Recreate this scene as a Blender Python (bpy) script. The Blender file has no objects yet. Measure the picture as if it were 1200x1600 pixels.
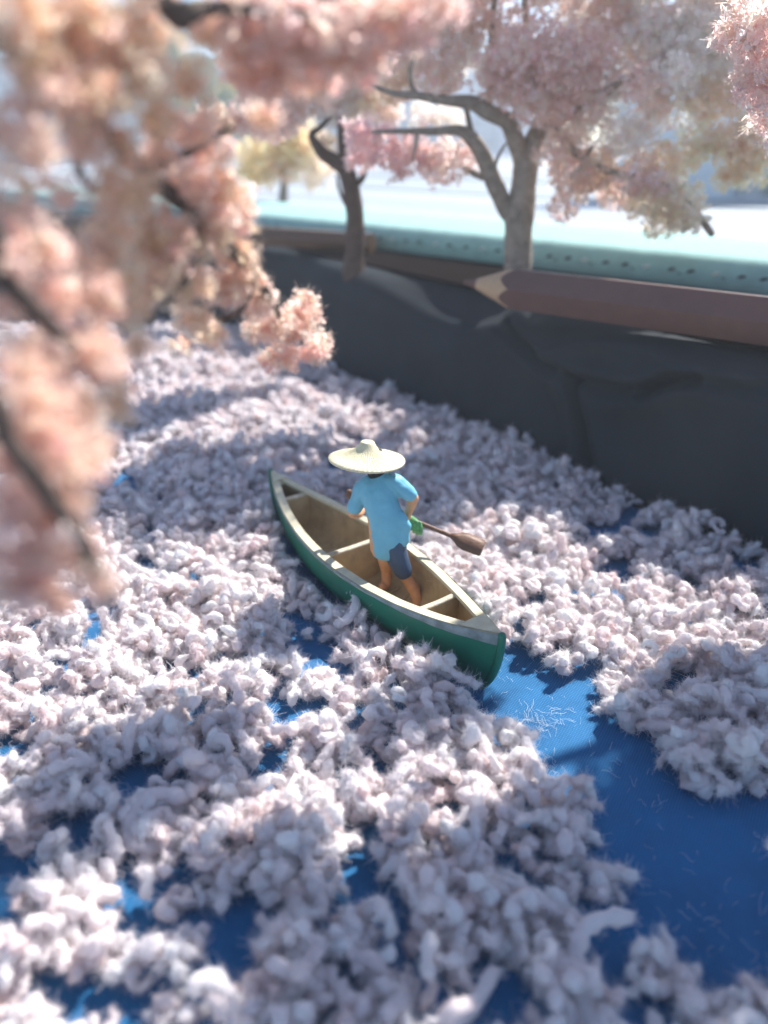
import bpy, math, random
import numpy as np
from mathutils import Vector, noise

random.seed(7)
rng = np.random.default_rng(7)
S = bpy.context.scene
COL = S.collection
R = math.radians

# ------------------------------------------------------------------ camera, sky, sun
F_PX, PITCH, CAM_H = 1150.0, R(27), 4.4
cam = bpy.data.cameras.new('camera')
cam.sensor_fit = 'VERTICAL'
cam.sensor_height = 36
cam.lens = F_PX / 1600 * 36
cam.clip_start, cam.clip_end = 0.05, 3000
cam_o = bpy.data.objects.new('camera', cam)
COL.objects.link(cam_o)
cam_o.location = (0, 0, CAM_H)
cam_o.rotation_euler = (R(90) - PITCH, 0, 0)
S.camera = cam_o
cam.dof.use_dof = True
cam.dof.focus_distance = 6.6
cam.dof.aperture_fstop = 0.245

SUN_EL, SUN_AZ = 46, 43            # azimuth from the view direction (+Y) towards +X
w = bpy.data.worlds.new('World')
S.world = w
w.use_nodes = True
nt = w.node_tree
sky = nt.nodes.new('ShaderNodeTexSky')
sky.sky_type = 'NISHITA'
sky.sun_disc = False
sky.sun_elevation = R(SUN_EL)
sky.sun_rotation = R(SUN_AZ)
sky.dust_density = 0.0
sky.ozone_density = 1.2
sky.altitude = 2500
bg = nt.nodes['Background']
bg.inputs['Strength'].default_value = 0.115
nt.links.new(sky.outputs[0], bg.inputs['Color'])
sl = bpy.data.lights.new('sun', 'SUN')
sl.energy = 5.0
sl.angle = R(0.6)
sl.color = (1, 0.98, 0.95)
so = bpy.data.objects.new('sun', sl)
COL.objects.link(so)
ce, se = math.cos(R(SUN_EL)), math.sin(R(SUN_EL))
to_sun = Vector((math.sin(R(SUN_AZ)) * ce, math.cos(R(SUN_AZ)) * ce, se))
so.rotation_euler = to_sun.to_track_quat('Z', 'Y').to_euler()
so.location = (10, 20, 30)
S.view_settings.view_transform = 'Standard'
S.view_settings.look = 'None'
S.view_settings.exposure = 1.14
S.view_settings.gamma = 1
S.cycles.max_bounces = 12
S.cycles.diffuse_bounces = 8
S.cycles.transmission_bounces = 8
S.cycles.transparent_max_bounces = 6
S.cycles.caustics_reflective = False
S.cycles.caustics_refractive = False

# ------------------------------------------------------------------ helpers
cp, sp = math.cos(PITCH), math.sin(PITCH)


def ray(u, v):
    b = (800 - v) / F_PX
    return (u - 600) / F_PX, cp + b * sp, -sp + b * cp


def at(u, v, z):                     # point on the level z seen at a photo position
    x, y, dz = ray(u, v)
    t = (z - CAM_H) / dz
    return Vector((x * t, y * t, z))


def atD(u, v, D):                    # point at ground distance D
    x, y, dz = ray(u, v)
    t = D / y
    return Vector((x * t, D, CAM_H + dz * t))


def proj(x, y, z):
    z = z - CAM_H
    d = y * cp - z * sp
    return 600 + F_PX * x / d, 800 - F_PX * (y * sp + z * cp) / d


def tag(o, label=None, cat=None, group=None, kind=None):
    for k, v in (('label', label), ('category', cat), ('group', group), ('kind', kind)):
        if v:
            o[k] = v
    return o


def mesh(name, verts, faces, mat=None, smooth=True):
    me = bpy.data.meshes.new(name)
    me.from_pydata([tuple(v) for v in verts], [], faces)
    if mat:
        me.materials.append(mat)
    if smooth:
        me.polygons.foreach_set('use_smooth', [True] * len(me.polygons))
    me.update()
    return me


def obj(name, verts, faces, mat, parent=None, smooth=True):
    o = bpy.data.objects.new(name, mesh(name, verts, faces, mat, smooth))
    COL.objects.link(o)
    if parent:
        o.parent = parent
        o.matrix_parent_inverse = parent.matrix_world.inverted()
        if parent.type == 'EMPTY':
            o.matrix_parent_inverse.identity()
            o.location = -Vector(parent.location)
        else:
            o.matrix_parent_inverse.identity()
    return o


def empty(name, loc=(0, 0, 0)):
    o = bpy.data.objects.new(name, None)
    COL.objects.link(o)
    o.location = loc
    o.empty_display_size = 0.1
    return o


class MB:
    def __init__(s):
        s.v, s.f = [], []

    def add(s, v, f):
        b = len(s.v)
        s.v += [tuple(x) for x in v]
        s.f += [tuple(i + b for i in q) for q in f]
        return s

    def tube(s, pts, rad, n=10, hint=None, caps=True, jit=None):
        """swept tube; rad = number or (ra, rb) per point; rounded ends"""
        P = [Vector(p) for p in pts]
        rad = [(r, r) if not isinstance(r, (tuple, list)) else r for r in rad]
        if caps:
            d0 = (P[0] - P[1]).normalized()
            d1 = (P[-1] - P[-2]).normalized()
            r0, r1 = rad[0], rad[-1]
            m0, m1 = min(r0), min(r1)
            P = [P[0] + d0 * m0 * .92, P[0] + d0 * m0 * .6] + P + [P[-1] + d1 * m1 * .6, P[-1] + d1 * m1 * .92]
            rad = [(r0[0] * .3, r0[1] * .3), (r0[0] * .8, r0[1] * .8)] + rad + [(r1[0] * .8, r1[1] * .8), (r1[0] * .3, r1[1] * .3)]
        u = Vector(hint) if hint else None
        vs, fs = [], []
        m = len(P)
        for i in range(m):
            t = (P[min(i + 1, m - 1)] - P[max(i - 1, 0)]).normalized()
            if u is None:
                u = t.orthogonal()
            u = (u - t * u.dot(t))
            if u.length < 1e-6:
                u = t.orthogonal()
            u.normalize()
            w_ = t.cross(u)
            for k in range(n):
                a = 2 * math.pi * k / n
                q = P[i] + u * (rad[i][0] * math.cos(a)) + w_ * (rad[i][1] * math.sin(a))
                if jit:
                    q = q + Vector(jit(q, i, k))
                vs.append(q)
        for i in range(m - 1):
            for k in range(n):
                a, b = i * n + k, i * n + (k + 1) % n
                fs.append((a, b, b + n, a + n))
        fs.append(tuple(range(n - 1, -1, -1)))
        fs.append(tuple((m - 1) * n + k for k in range(n)))
        return s.add(vs, fs)

    def box(s, lo, hi):
        x0, y0, z0 = lo
        x1, y1, z1 = hi
        return s.add([(x0, y0, z0), (x1, y0, z0), (x1, y1, z0), (x0, y1, z0), (x0, y0, z1), (x1, y0, z1), (x1, y1, z1), (x0, y1, z1)],
                     [(3, 2, 1, 0), (4, 5, 6, 7), (0, 1, 5, 4), (1, 2, 6, 5), (2, 3, 7, 6), (3, 0, 4, 7)])

    def build(s, name, mat, parent=None, smooth=True):
        return obj(name, s.v, s.f, mat, parent, smooth)


def spline(pts, n):
    """Catmull-Rom through tuples of any length"""
    P = np.array(pts, float)
    P = np.vstack([2 * P[0] - P[1], P, 2 * P[-1] - P[-2]])
    out = []
    m = len(P) - 3
    for i in range(m):
        k = n if i < m - 1 else n + 1
        for j in range(k):
            t = j / n
            a, b, c, d = P[i:i + 4]
            out.append(.5 * (2 * b + (c - a) * t + (2 * a - 5 * b + 4 * c - d) * t * t + (3 * b - a - 3 * c + d) * t ** 3))
    return np.array(out)


def remeshed(mb, name, mat, parent, voxel, smooth_it=6, sub=None):
    """union of overlapping closed pieces into one continuous surface"""
    t = bpy.data.objects.new('temporary', mesh('temporary', mb.v, mb.f))
    COL.objects.link(t)
    m = t.modifiers.new('r', 'REMESH')
    m.mode = 'VOXEL'
    m.voxel_size = voxel
    m2 = t.modifiers.new('s', 'SMOOTH')
    m2.iterations = smooth_it
    m2.factor = .5
    dg = bpy.context.evaluated_depsgraph_get()
    dg.update()
    me = bpy.data.meshes.new_from_object(t.evaluated_get(dg))
    bpy.data.objects.remove(t)
    me.name = name
    me.materials.clear()
    me.materials.append(mat)
    me.polygons.foreach_set('use_smooth', [True] * len(me.polygons))
    o = bpy.data.objects.new(name, me)
    COL.objects.link(o)
    if parent:
        o.parent = parent
        o.location = -Vector(parent.location)
    return o


# ------------------------------------------------------------------ materials
def mat(name, col, rough=.6, bump=0, bscale=20, var=0, vscale=5, spec=.3, trans=0, col2=None, sheen=0, coat=0, stretch=None):
    m = bpy.data.materials.new(name)
    m.use_nodes = True
    nt = m.node_tree
    b = nt.nodes['Principled BSDF']
    b.inputs['Base Color'].default_value = (*col, 1)
    b.inputs['Roughness'].default_value = rough
    b.inputs['Specular IOR Level'].default_value = spec
    if sheen:
        b.inputs['Sheen Weight'].default_value = sheen
    if coat:
        b.inputs['Coat Weight'].default_value = coat
    tc = nt.nodes.new('ShaderNodeTexCoord')
    src = tc.outputs['Object']
    if stretch:
        mp = nt.nodes.new('ShaderNodeMapping')
        mp.inputs['Scale'].default_value = stretch
        nt.links.new(src, mp.inputs[0])
        src = mp.outputs[0]
    if var or col2:
        n = nt.nodes.new('ShaderNodeTexNoise')
        n.inputs['Scale'].default_value = vscale
        n.inputs['Detail'].default_value = 6
        n.inputs['Roughness'].default_value = .65
        nt.links.new(src, n.inputs['Vector'])
        cr = nt.nodes.new('ShaderNodeValToRGB')
        c2 = col2 or tuple(c * (1 - var) for c in col)
        cr.color_ramp.elements[0].position = .35
        cr.color_ramp.elements[1].position = .65
        cr.color_ramp.elements[0].color = (*c2, 1)
        cr.color_ramp.elements[1].color = (*(col if col2 else tuple(min(1, c * (1 + var * .5)) for c in col)), 1)
        nt.links.new(n.outputs['Fac'], cr.inputs['Fac'])
        nt.links.new(cr.outputs[0], b.inputs['Base Color'])
    if bump:
        n2 = nt.nodes.new('ShaderNodeTexNoise')
        n2.inputs['Scale'].default_value = bscale
        n2.inputs['Detail'].default_value = 5
        nt.links.new(src, n2.inputs['Vector'])
        bp = nt.nodes.new('ShaderNodeBump')
        bp.inputs['Strength'].default_value = bump
        bp.inputs['Distance'].default_value = .02
        nt.links.new(n2.outputs['Fac'], bp.inputs['Height'])
        nt.links.new(bp.outputs[0], b.inputs['Normal'])
    return m


def soft_mat(name, ramp, trans=.35, bump=.4, bscale=60, instancer=None):
    """diffuse + translucent fibres or foam; colour picked per piece"""
    m = bpy.data.materials.new(name)
    m.use_nodes = True
    nt = m.node_tree
    nt.nodes.remove(nt.nodes['Principled BSDF'])
    out = nt.nodes['Material Output']
    oi = nt.nodes.new('ShaderNodeObjectInfo')
    cr = nt.nodes.new('ShaderNodeValToRGB')
    el = cr.color_ramp.elements
    while len(el) < len(ramp):
        el.new(.5)
    for e, (p, c) in zip(el, ramp):
        e.position = p
        e.color = (*c, 1)
    nt.links.new(oi.outputs['Random'], cr.inputs['Fac'])
    col = cr.outputs[0]
    if instancer:
        at_ = nt.nodes.new('ShaderNodeAttribute')
        at_.attribute_type = 'INSTANCER'
        at_.attribute_name = instancer
        mx = nt.nodes.new('ShaderNodeMix')
        mx.data_type = 'RGBA'
        mx.blend_type = 'MULTIPLY'
        mx.inputs['Factor'].default_value = 1
        nt.links.new(col, mx.inputs['A'])
        nt.links.new(at_.outputs['Color'], mx.inputs['B'])
        col = mx.outputs['Result']
    d = nt.nodes.new('ShaderNodeBsdfDiffuse')
    t = nt.nodes.new('ShaderNodeBsdfTranslucent')
    mix = nt.nodes.new('ShaderNodeMixShader')
    mix.inputs[0].default_value = trans
    nt.links.new(col, d.inputs[0])
    nt.links.new(col, t.inputs[0])
    nt.links.new(d.outputs[0], mix.inputs[1])
    nt.links.new(t.outputs[0], mix.inputs[2])
    nt.links.new(mix.outputs[0], out.inputs[0])
    if bump:
        tc = nt.nodes.new('ShaderNodeTexCoord')
        n = nt.nodes.new('ShaderNodeTexNoise')
        n.inputs['Scale'].default_value = bscale
        n.inputs['Detail'].default_value = 4
        nt.links.new(tc.outputs['Object'], n.inputs['Vector'])
        bp = nt.nodes.new('ShaderNodeBump')
        bp.inputs['Strength'].default_value = bump
        bp.inputs['Distance'].default_value = .02
        nt.links.new(n.outputs['Fac'], bp.inputs['Height'])
        nt.links.new(bp.outputs[0], d.inputs['Normal'])
    return m


def cloth_mat():
    m = bpy.data.materials.new('blue_woven_cloth')
    m.use_nodes = True
    nt = m.node_tree
    b = nt.nodes['Principled BSDF']
    b.inputs['Roughness'].default_value = .72
    b.inputs['Sheen Weight'].default_value = .06
    b.inputs['Sheen Roughness'].default_value = .4
    b.inputs['Specular IOR Level'].default_value = .18
    tc = nt.nodes.new('ShaderNodeTexCoord')
    mp = nt.nodes.new('ShaderNodeMapping')
    mp.inputs['Rotation'].default_value = (0, 0, R(32))
    nt.links.new(tc.outputs['Object'], mp.inputs[0])
    waves = []
    for ax, sc in (('X', 15), ('Y', 15)):
        wv = nt.nodes.new('ShaderNodeTexWave')
        wv.wave_type = 'BANDS'
        wv.bands_direction = ax
        wv.inputs['Scale'].default_value = sc
        wv.inputs['Distortion'].default_value = .6
        wv.inputs['Detail'].default_value = 2
        wv.inputs['Detail Scale'].default_value = 3
        nt.links.new(mp.outputs[0], wv.inputs['Vector'])
        waves.append(wv)
    mul = nt.nodes.new('ShaderNodeMath')
    mul.operation = 'MULTIPLY'
    nt.links.new(waves[0].outputs['Fac'], mul.inputs[0])
    nt.links.new(waves[1].outputs['Fac'], mul.inputs[1])
    no = nt.nodes.new('ShaderNodeTexNoise')
    no.inputs['Scale'].default_value = 1.3
    no.inputs['Detail'].default_value = 8
    no.inputs['Roughness'].default_value = .7
    nt.links.new(tc.outputs['Object'], no.inputs['Vector'])
    add = nt.nodes.new('ShaderNodeMath')
    add.operation = 'MULTIPLY_ADD'
    add.inputs[1].default_value = .55
    nt.links.new(mul.outputs[0], add.inputs[0])
    nt.links.new(no.outputs['Fac'], add.inputs[2])
    cr = nt.nodes.new('ShaderNodeValToRGB')
    cr.color_ramp.elements[0].position = .3
    cr.color_ramp.elements[1].position = .95
    cr.color_ramp.elements[0].color = (.007, .062, .155, 1)
    cr.color_ramp.elements[1].color = (.028, .19, .41, 1)
    nt.links.new(add.outputs[0], cr.inputs[0])
    nt.links.new(cr.outputs[0], b.inputs['Base Color'])
    bp = nt.nodes.new('ShaderNodeBump')
    bp.inputs['Strength'].default_value = .5
    bp.inputs['Distance'].default_value = .012
    nt.links.new(mul.outputs[0], bp.inputs['Height'])
    nt.links.new(bp.outputs[0], b.inputs['Normal'])
    return m


M = dict(
    cloth=cloth_mat(),
    table=mat('table_wood', (.25, .22, .2), .5, .1, 8, .2, 2),
    bank=mat('dark_grey_cloth', (.026, .031, .036), .8, .3, 90, .12, 1.2, spec=.1),
    green=mat('green_paint', (.006, .14, .085), .38, .12, 14, .12, 5, spec=.45),
    grey=mat('worn_grey_edge', (.20, .25, .26), .5, .25, 25, .35, 9, spec=.4),
    beige=mat('beige_paint', (.60, .53, .36), .55, .2, 25, .14, 7),
    inner=mat('tan_inner_paint', (.46, .35, .20), .6, .25, 16, .22, 5),
    edge=mat('pale_edge', (.62, .55, .42), .7, .4, 30, .3, 14, col2=(.42, .34, .22)),  # paler mottled tone along the bulkhead tops
    shirt=mat('light_blue_paint', (.15, .42, .54), .5, .15, 12, .07, 6, spec=.3),
    shorts=mat('navy_paint', (.045, .075, .13), .55, .2, 20, .15, 8),
    skin=mat('skin_paint', (.64, .33, .17), .5, .1, 20, .15, 8),
    hair=mat('black_hair', (.012, .010, .010), .55, .3, 50),
    white=mat('eye_white', (.7, .7, .68), .5),
    mouth=mat('mouth_paint', (.4, .1, .07), .5),
    hat=mat('straw_paint', (.66, .58, .38), .6, .3, 60, .1, 10),
    glove=mat('green_glove', (.12, .33, .12), .55, .2, 30, .3, 20),
    paddle=mat('brown_paddle', (.15, .075, .045), .5, .3, 30, .25, 12),
    specks=mat('pale_specks', (.7, .66, .6), .7),
    bark=mat('bark_grey_brown', (.30, .25, .20), .8, .6, 25, .35, 7, spec=.15),
    bark2=mat('bark_dark', (.10, .07, .055), .8, .6, 25, .3, 8, spec=.15),
    lacquer=mat('brown_lacquer', (.125, .062, .048), .45, .05, 30, .1, 5, spec=.5),
    lacquer2=mat('ochre_lacquer', (.09, .05, .025), .35, .05, 30, .1, 5, spec=.5),
    wood=mat('pencil_wood', (.50, .33, .20), .7, .3, 40, .15, 12, stretch=(1, 1, 6)),
    board=mat('brown_shade_board', (.013, .010, .009), .95, .2, 30, .2, 4, spec=0),
    lead=mat('brown_lead', (.14, .075, .06), .6, .2, 40),
    mint=mat('mint_felt', (.26, .46, .42), .85, .5, 60, .12, 3, sheen=.2, spec=.2),
    stitch=mat('stitch_glint', (.55, .6, .55), .5),  # pale stitches, with the glints along the edge put into their colour
    hole=mat('stitch_hole', (.02, .025, .025), .8),
    pale=mat('pale_board', (.38, .41, .42), .55, .1, 6, .05, 1.5),
    pale2=mat('grey_board', (.30, .33, .35), .55, .1, 6, .08, 1.5),
    bluewall=mat('pale_blue_wall', (.70, .76, .82), .6, .1, 6, .08, 1.5),
    glass=mat('window_glass', (.5, .56, .62), .08, 0, spec=.8),
    bluegrey=mat('bluegrey_board', (.58, .65, .70), .6, .1, 6, .1, 1.5),
    leafgreen=soft_mat('distant_leaves', [(0, (.10, .22, .05)), (.5, (.2, .34, .08)), (1, (.36, .46, .14))], .4, 0),
    yarn=soft_mat('pink_yarn', [(0, (.90, .86, .85)), (.45, (.88, .79, .78)), (.75, (.91, .89, .88)), (1, (.87, .73, .71))], .40, .6, 45),
    yarn_pink=soft_mat('deep_pink_yarn', [(0, (.72, .38, .42)), (1, (.66, .36, .38))], .28, .7, 45),
    lint=soft_mat('white_lint', [(0, (.85, .85, .82)), (1, (.8, .8, .78))], .4, 0),
    blossom=soft_mat('blossom_foam', [(0, (.98, .95, .92)), (.5, (1, 1, 1)), (1, (.97, .94, .94))], .74, 0, instancer='tint'),
)


# wooden hull needs a straw pattern on the hat: radial ribs are real geometry, below

# ------------------------------------------------------------------ scatter by geometry nodes
def scatter(o, sources):
    """instances of the unlinked source pieces on the object's points"""
    g = bpy.data.node_groups.new('scatter', 'GeometryNodeTree')
    g.interface.new_socket('Geometry', in_out='INPUT', socket_type='NodeSocketGeometry')
    g.interface.new_socket('Geometry', in_out='OUTPUT', socket_type='NodeSocketGeometry')
    N = g.nodes.new
    gi, go = N('NodeGroupInput'), N('NodeGroupOutput')
    iop = N('GeometryNodeInstanceOnPoints')
    join = N('GeometryNodeJoinGeometry')
    for s in reversed(sources):
        oi = N('GeometryNodeObjectInfo')
        oi.inputs['Object'].default_value = s
        oi.inputs['As Instance'].default_value = False
        ti = N('GeometryNodeGeometryToInstance')
        g.links.new(oi.outputs['Geometry'], ti.inputs[0])
        g.links.new(ti.outputs[0], join.inputs[0])

    def na(nm, ty):
        n = N('GeometryNodeInputNamedAttribute')
        n.data_type = ty
        n.inputs['Name'].default_value = nm
        return n.outputs['Attribute']
    e = N('FunctionNodeEulerToRotation')
    g.links.new(na('rot', 'FLOAT_VECTOR'), e.inputs[0])
    g.links.new(gi.outputs[0], iop.inputs['Points'])
    g.links.new(join.outputs[0], iop.inputs['Instance'])
    iop.inputs['Pick Instance'].default_value = True
    g.links.new(na('idx', 'INT'), iop.inputs['Instance Index'])
    g.links.new(e.outputs[0], iop.inputs['Rotation'])
    g.links.new(na('scl', 'FLOAT_VECTOR'), iop.inputs['Scale'])
    g.links.new(iop.outputs[0], go.inputs[0])
    m = o.modifiers.new('scatter', 'NODES')
    m.node_group = g


def point_obj(name, pts, rot, scl, idx, tint=None, parent=None, m=None):
    me = bpy.data.meshes.new(name)
    pts = np.asarray(pts, np.float32)
    me.vertices.add(len(pts))
    me.vertices.foreach_set('co', pts.ravel())
    for nm, ty, data, key in (('rot', 'FLOAT_VECTOR', rot, 'vector'), ('scl', 'FLOAT_VECTOR', scl, 'vector'), ('idx', 'INT', idx, 'value')):
        a = me.attributes.new(nm, ty, 'POINT')
        a.data.foreach_set(key, np.asarray(data, np.int32 if ty == 'INT' else np.float32).ravel())
    if tint is not None:
        a = me.attributes.new('tint', 'FLOAT_COLOR', 'POINT')
        a.data.foreach_set('color', np.asarray(tint, np.float32).ravel())
    if m:
        me.materials.append(m)
    o = bpy.data.objects.new(name, me)
    COL.objects.link(o)
    if parent:
        o.parent = parent
        o.location = -Vector(parent.location)
    return o


# ------------------------------------------------------------------ setting: table, cloth
obj('ground', [(-400, -60, -.06), (400, -60, -.06), (400, 900, -.06), (-400, 900, -.06)], [(0, 1, 2, 3)], M['table'])['kind'] = 'structure'


def sheet(x0, x1, y0, y1, nx, ny, zf):
    v = [(x0 + (x1 - x0) * i / nx, y0 + (y1 - y0) * j / ny) for j in range(ny + 1) for i in range(nx + 1)]
    v = [(x, y, zf(x, y)) for x, y in v]
    f = [(j * (nx + 1) + i, j * (nx + 1) + i + 1, (j + 1) * (nx + 1) + i + 1, (j + 1) * (nx + 1) + i) for j in range(ny) for i in range(nx)]
    return v, f


v, f = sheet(-13, 13, -3, 20, 120, 110, lambda x, y: .012 * noise.noise(Vector((x * .7, y * .7, 0))) + .004 * noise.noise(Vector((x * 3, y * 3, 2))))
cl = obj('cloth_ground', v, f, M['cloth'])
cl['kind'] = 'structure'

# ------------------------------------------------------------------ dark cloth bank
A0, A1 = Vector((7.7, 3.08, 0)), Vector((-.75, 14.6, 0))
adir = (A1 - A0).normalized()
anrm = Vector((-adir.y, adir.x, 0))            # towards the camera side
if anrm.dot(Vector((-1, -1, 0))) < 0:
    anrm = -anrm


def bank_tz(u, v):
    x, y, dz = ray(u, v)
    d = Vector((x, y, dz))
    o = Vector((0, 0, CAM_H))
    t = (A0 - o).dot(anrm) / d.dot(anrm)
    q = o + d * t
    return (q - A0).dot(adir), q.z


def poly_tz(px):
    return np.array([bank_tz(*p) for p in px])


creases = [
    (poly_tz([(770, 478), (800, 520), (850, 570), (893, 590), (960, 612), (1005, 612), (1040, 600), (1075, 592)]), .20, .07),
    (poly_tz([(893, 590), (905, 635), (918, 690), (935, 750), (950, 790)]), .19, .08),
    (poly_tz([(1000, 612), (1050, 590), (1120, 606), (1300, 618)]), .16, .06),
]
ridges = [
    (poly_tz([(850, 545), (930, 530), (1010, 540), (1060, 580)]), .14, .12),
    (poly_tz([(930, 640), (960, 700), (985, 780)]), .05, .16),
    (poly_tz([(760, 480), (700, 520), (640, 560)]), .03, .2),
]


def segdist(p, poly):
    a, b = poly[:-1], poly[1:]
    ab = b - a
    t = np.clip(((p - a) * ab).sum(1) / (ab * ab).sum(1), 0, 1)
    return np.sqrt((((a + ab * t[:, None]) - p) ** 2).sum(1).min())


def bank_disp(t, z):
    p = np.array([t, z])
    d = 0
    for poly, dep, wd in creases:
        q = segdist(p, poly)
        d -= dep * math.exp(-(q / wd) ** 2)
        d += .35 * dep * math.exp(-((q - 2.3 * wd) / (1.6 * wd)) ** 2)
    for poly, hgt, wd in ridges:
        d += hgt * math.exp(-(segdist(p, poly) / wd) ** 2)
    d += .05 * noise.noise(Vector((t * .6, z * .9, 1))) + .012 * noise.noise(Vector((t * 2.3, z * 3, 5)))
    return d


L = (A1 - A0).length
T_DIP = bank_tz(690, 495)[0]
path = [(A0 + adir * (L * i / 300), anrm) for i in range(301)]
bend = spline([(A1.x, A1.y), (-1.35, 15.6), (-2.0, 16.9), (-3.2, 18.2), (-5.5, 19.3), (-9, 20.2), (-15, 21.2), (-22, 22)], 8)
for k in range(1, len(bend)):
    d_ = Vector((*(bend[min(k + 1, len(bend) - 1)] - bend[k - 1]), 0)).normalized()
    n_ = Vector((-d_.y, d_.x, 0))
    path.append((Vector((*bend[k], 0)), n_ if n_.dot(Vector((-.4, -1, 0))) > 0 else -n_))
prof = [(-.14, 0), (-.13, .1), (-.12, .25), (-.10, .4), (-.08, .55), (-.06, .7), (-.04, .85), (-.03, 1.0), (-.02, 1.1), (-.01, 1.2), (0, 1.3), (.01, 1.4), (.02, 1.5), (.03, 1.58), (.05, 1.66), (.07, 1.74), (.10, 1.82), (.14, 1.9), (.19, 1.97),
        (.26, 2.03), (.34, 2.07), (.45, 2.1), (.6, 2.115), (.75, 2.12), (.9, 2.12), (1.05, 2.12), (1.2, 2.12), (1.4, 2.12)]
vs, fs = [], []
for i, (p, n_) in enumerate(path):
    t = (p - A0).dot(adir) if i <= 300 else L + (i - 300) * .05
    for ins, z in prof:
        d = bank_disp(t, z + max(0, ins - .1) * .45)
        k = min(1, max(0, (2.4 - ins) / 1.4)) * min(1, z / .3 + .2)
        q = p - n_ * ins
        if z < 2.0:
            q = q + n_ * d * k
            zz = z
        else:
            wgt = (z - 2.0) / .12
            q = q + n_ * d * k * (1 - wgt)
            zz = z + d * k * wgt * .6
        if i <= 300:
            dip = math.exp(-((t - T_DIP) / 1.7) ** 2) * .17
            zz *= 1 - dip * min(1, max(0, (.80 - ins) / .42)) * min(1, z / 1.2)
        vs.append((q.x, q.y, zz))
m_ = len(prof)
for i in range(len(path) - 1):
    for j in range(m_ - 1):
        a = i * m_ + j
        fs.append((a, a + m_, a + m_ + 1, a + 1))
# the flat top behind the rounded edge
last = [i * m_ + m_ - 1 for i in range(len(path))]
b = len(vs)
vs += [(-22, 40, 2.12), (16, 40, 2.12), (16, 3, 2.12)]
fs.append(tuple(last + [b, b + 1, b + 2]))
bank = obj('draped_cloth', vs, fs, M['bank'])
tag(bank, 'dark grey creased cloth draped over a raised bank behind the yarn', 'cloth')

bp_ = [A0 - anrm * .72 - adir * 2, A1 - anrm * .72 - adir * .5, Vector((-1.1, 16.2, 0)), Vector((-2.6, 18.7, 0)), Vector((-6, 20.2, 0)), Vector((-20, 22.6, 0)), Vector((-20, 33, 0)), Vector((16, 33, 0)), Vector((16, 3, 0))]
nb_ = len(bp_)  # dark brown sheet over the bank top, tree shade put into its colour
obj_b = obj('shade_board', [(p.x, p.y, 2.125) for p in bp_] + [(p.x, p.y, 2.16) for p in bp_],
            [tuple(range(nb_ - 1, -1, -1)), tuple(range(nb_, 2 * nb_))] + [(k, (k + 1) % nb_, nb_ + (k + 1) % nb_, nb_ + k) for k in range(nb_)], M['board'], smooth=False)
tag(obj_b, 'very dark brown board standing in for the shaded bank top beneath the trees and pencil', 'board')

# ------------------------------------------------------------------ mint mat on the bank top
F0, F1 = Vector((-14, 29.3, 0)), Vector((13, 5.7, 0))
fd = (F1 - F0).normalized()
fn = Vector((-fd.y, fd.x, 0))                    # away from the camera
FL = (F1 - F0).length
matE = empty('padded_mat', (0, 20, 2.12))
tag(matE, 'pale mint green padded mat with a stitched rounded edge behind the trees', 'mat')
pr = [(.06, 0), (0, .06), (-.02, .16), (.02, .28), (.10, .36), (.22, .40), (.4, .41), (1.5, .41), (2.75, .41), (2.8, .3), (2.8, 0)]
vs, fs = [], []
NN = 160
for i in range(NN + 1):
    p = F0 + fd * (FL * i / NN)
    for a, z in pr:
        q = p + fn * a
        vs.append((q.x, q.y, 2.165 + z * 1.3 + .006 * noise.noise(Vector((i * .7, a * 3, z * 6)))))
for i in range(NN):
    for j in range(len(pr) - 1):
        a = i * len(pr) + j
        fs.append((a, a + len(pr), a + len(pr) + 1, a + 1))
obj('pad', vs, fs, M['mint'], matE)
st = MB()
for k in range(60):
    s_ = 12 + k * .38 + rng.normal() * .03
    if s_ > FL - 1:
        break
    p = F0 + fd * s_ - fn * .008
    q = p + fd * .10
    nm = 'stitch'
    mb = MB().tube([(p.x, p.y, 2.165 + .24), ((p.x + q.x) / 2 - fn.x * .03, (p.y + q.y) / 2 - fn.y * .03, 2.165 + .265), (q.x, q.y, 2.165 + .27)], [.018, .026, .018], 6)
    mb.build('stitch', M['stitch'] if k % 3 == 0 else M['hole'], matE)
    if k % 2 == 0:
        c = p + fd * .19
        h = MB().tube([(c.x + fn.x * .02, c.y + fn.y * .02, 2.165 + .19), (c.x - fn.x * .02, c.y - fn.y * .02, 2.165 + .21)], [.018, .018], 8)
        h.build('stitch_hole', M['hole'], matE)


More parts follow.
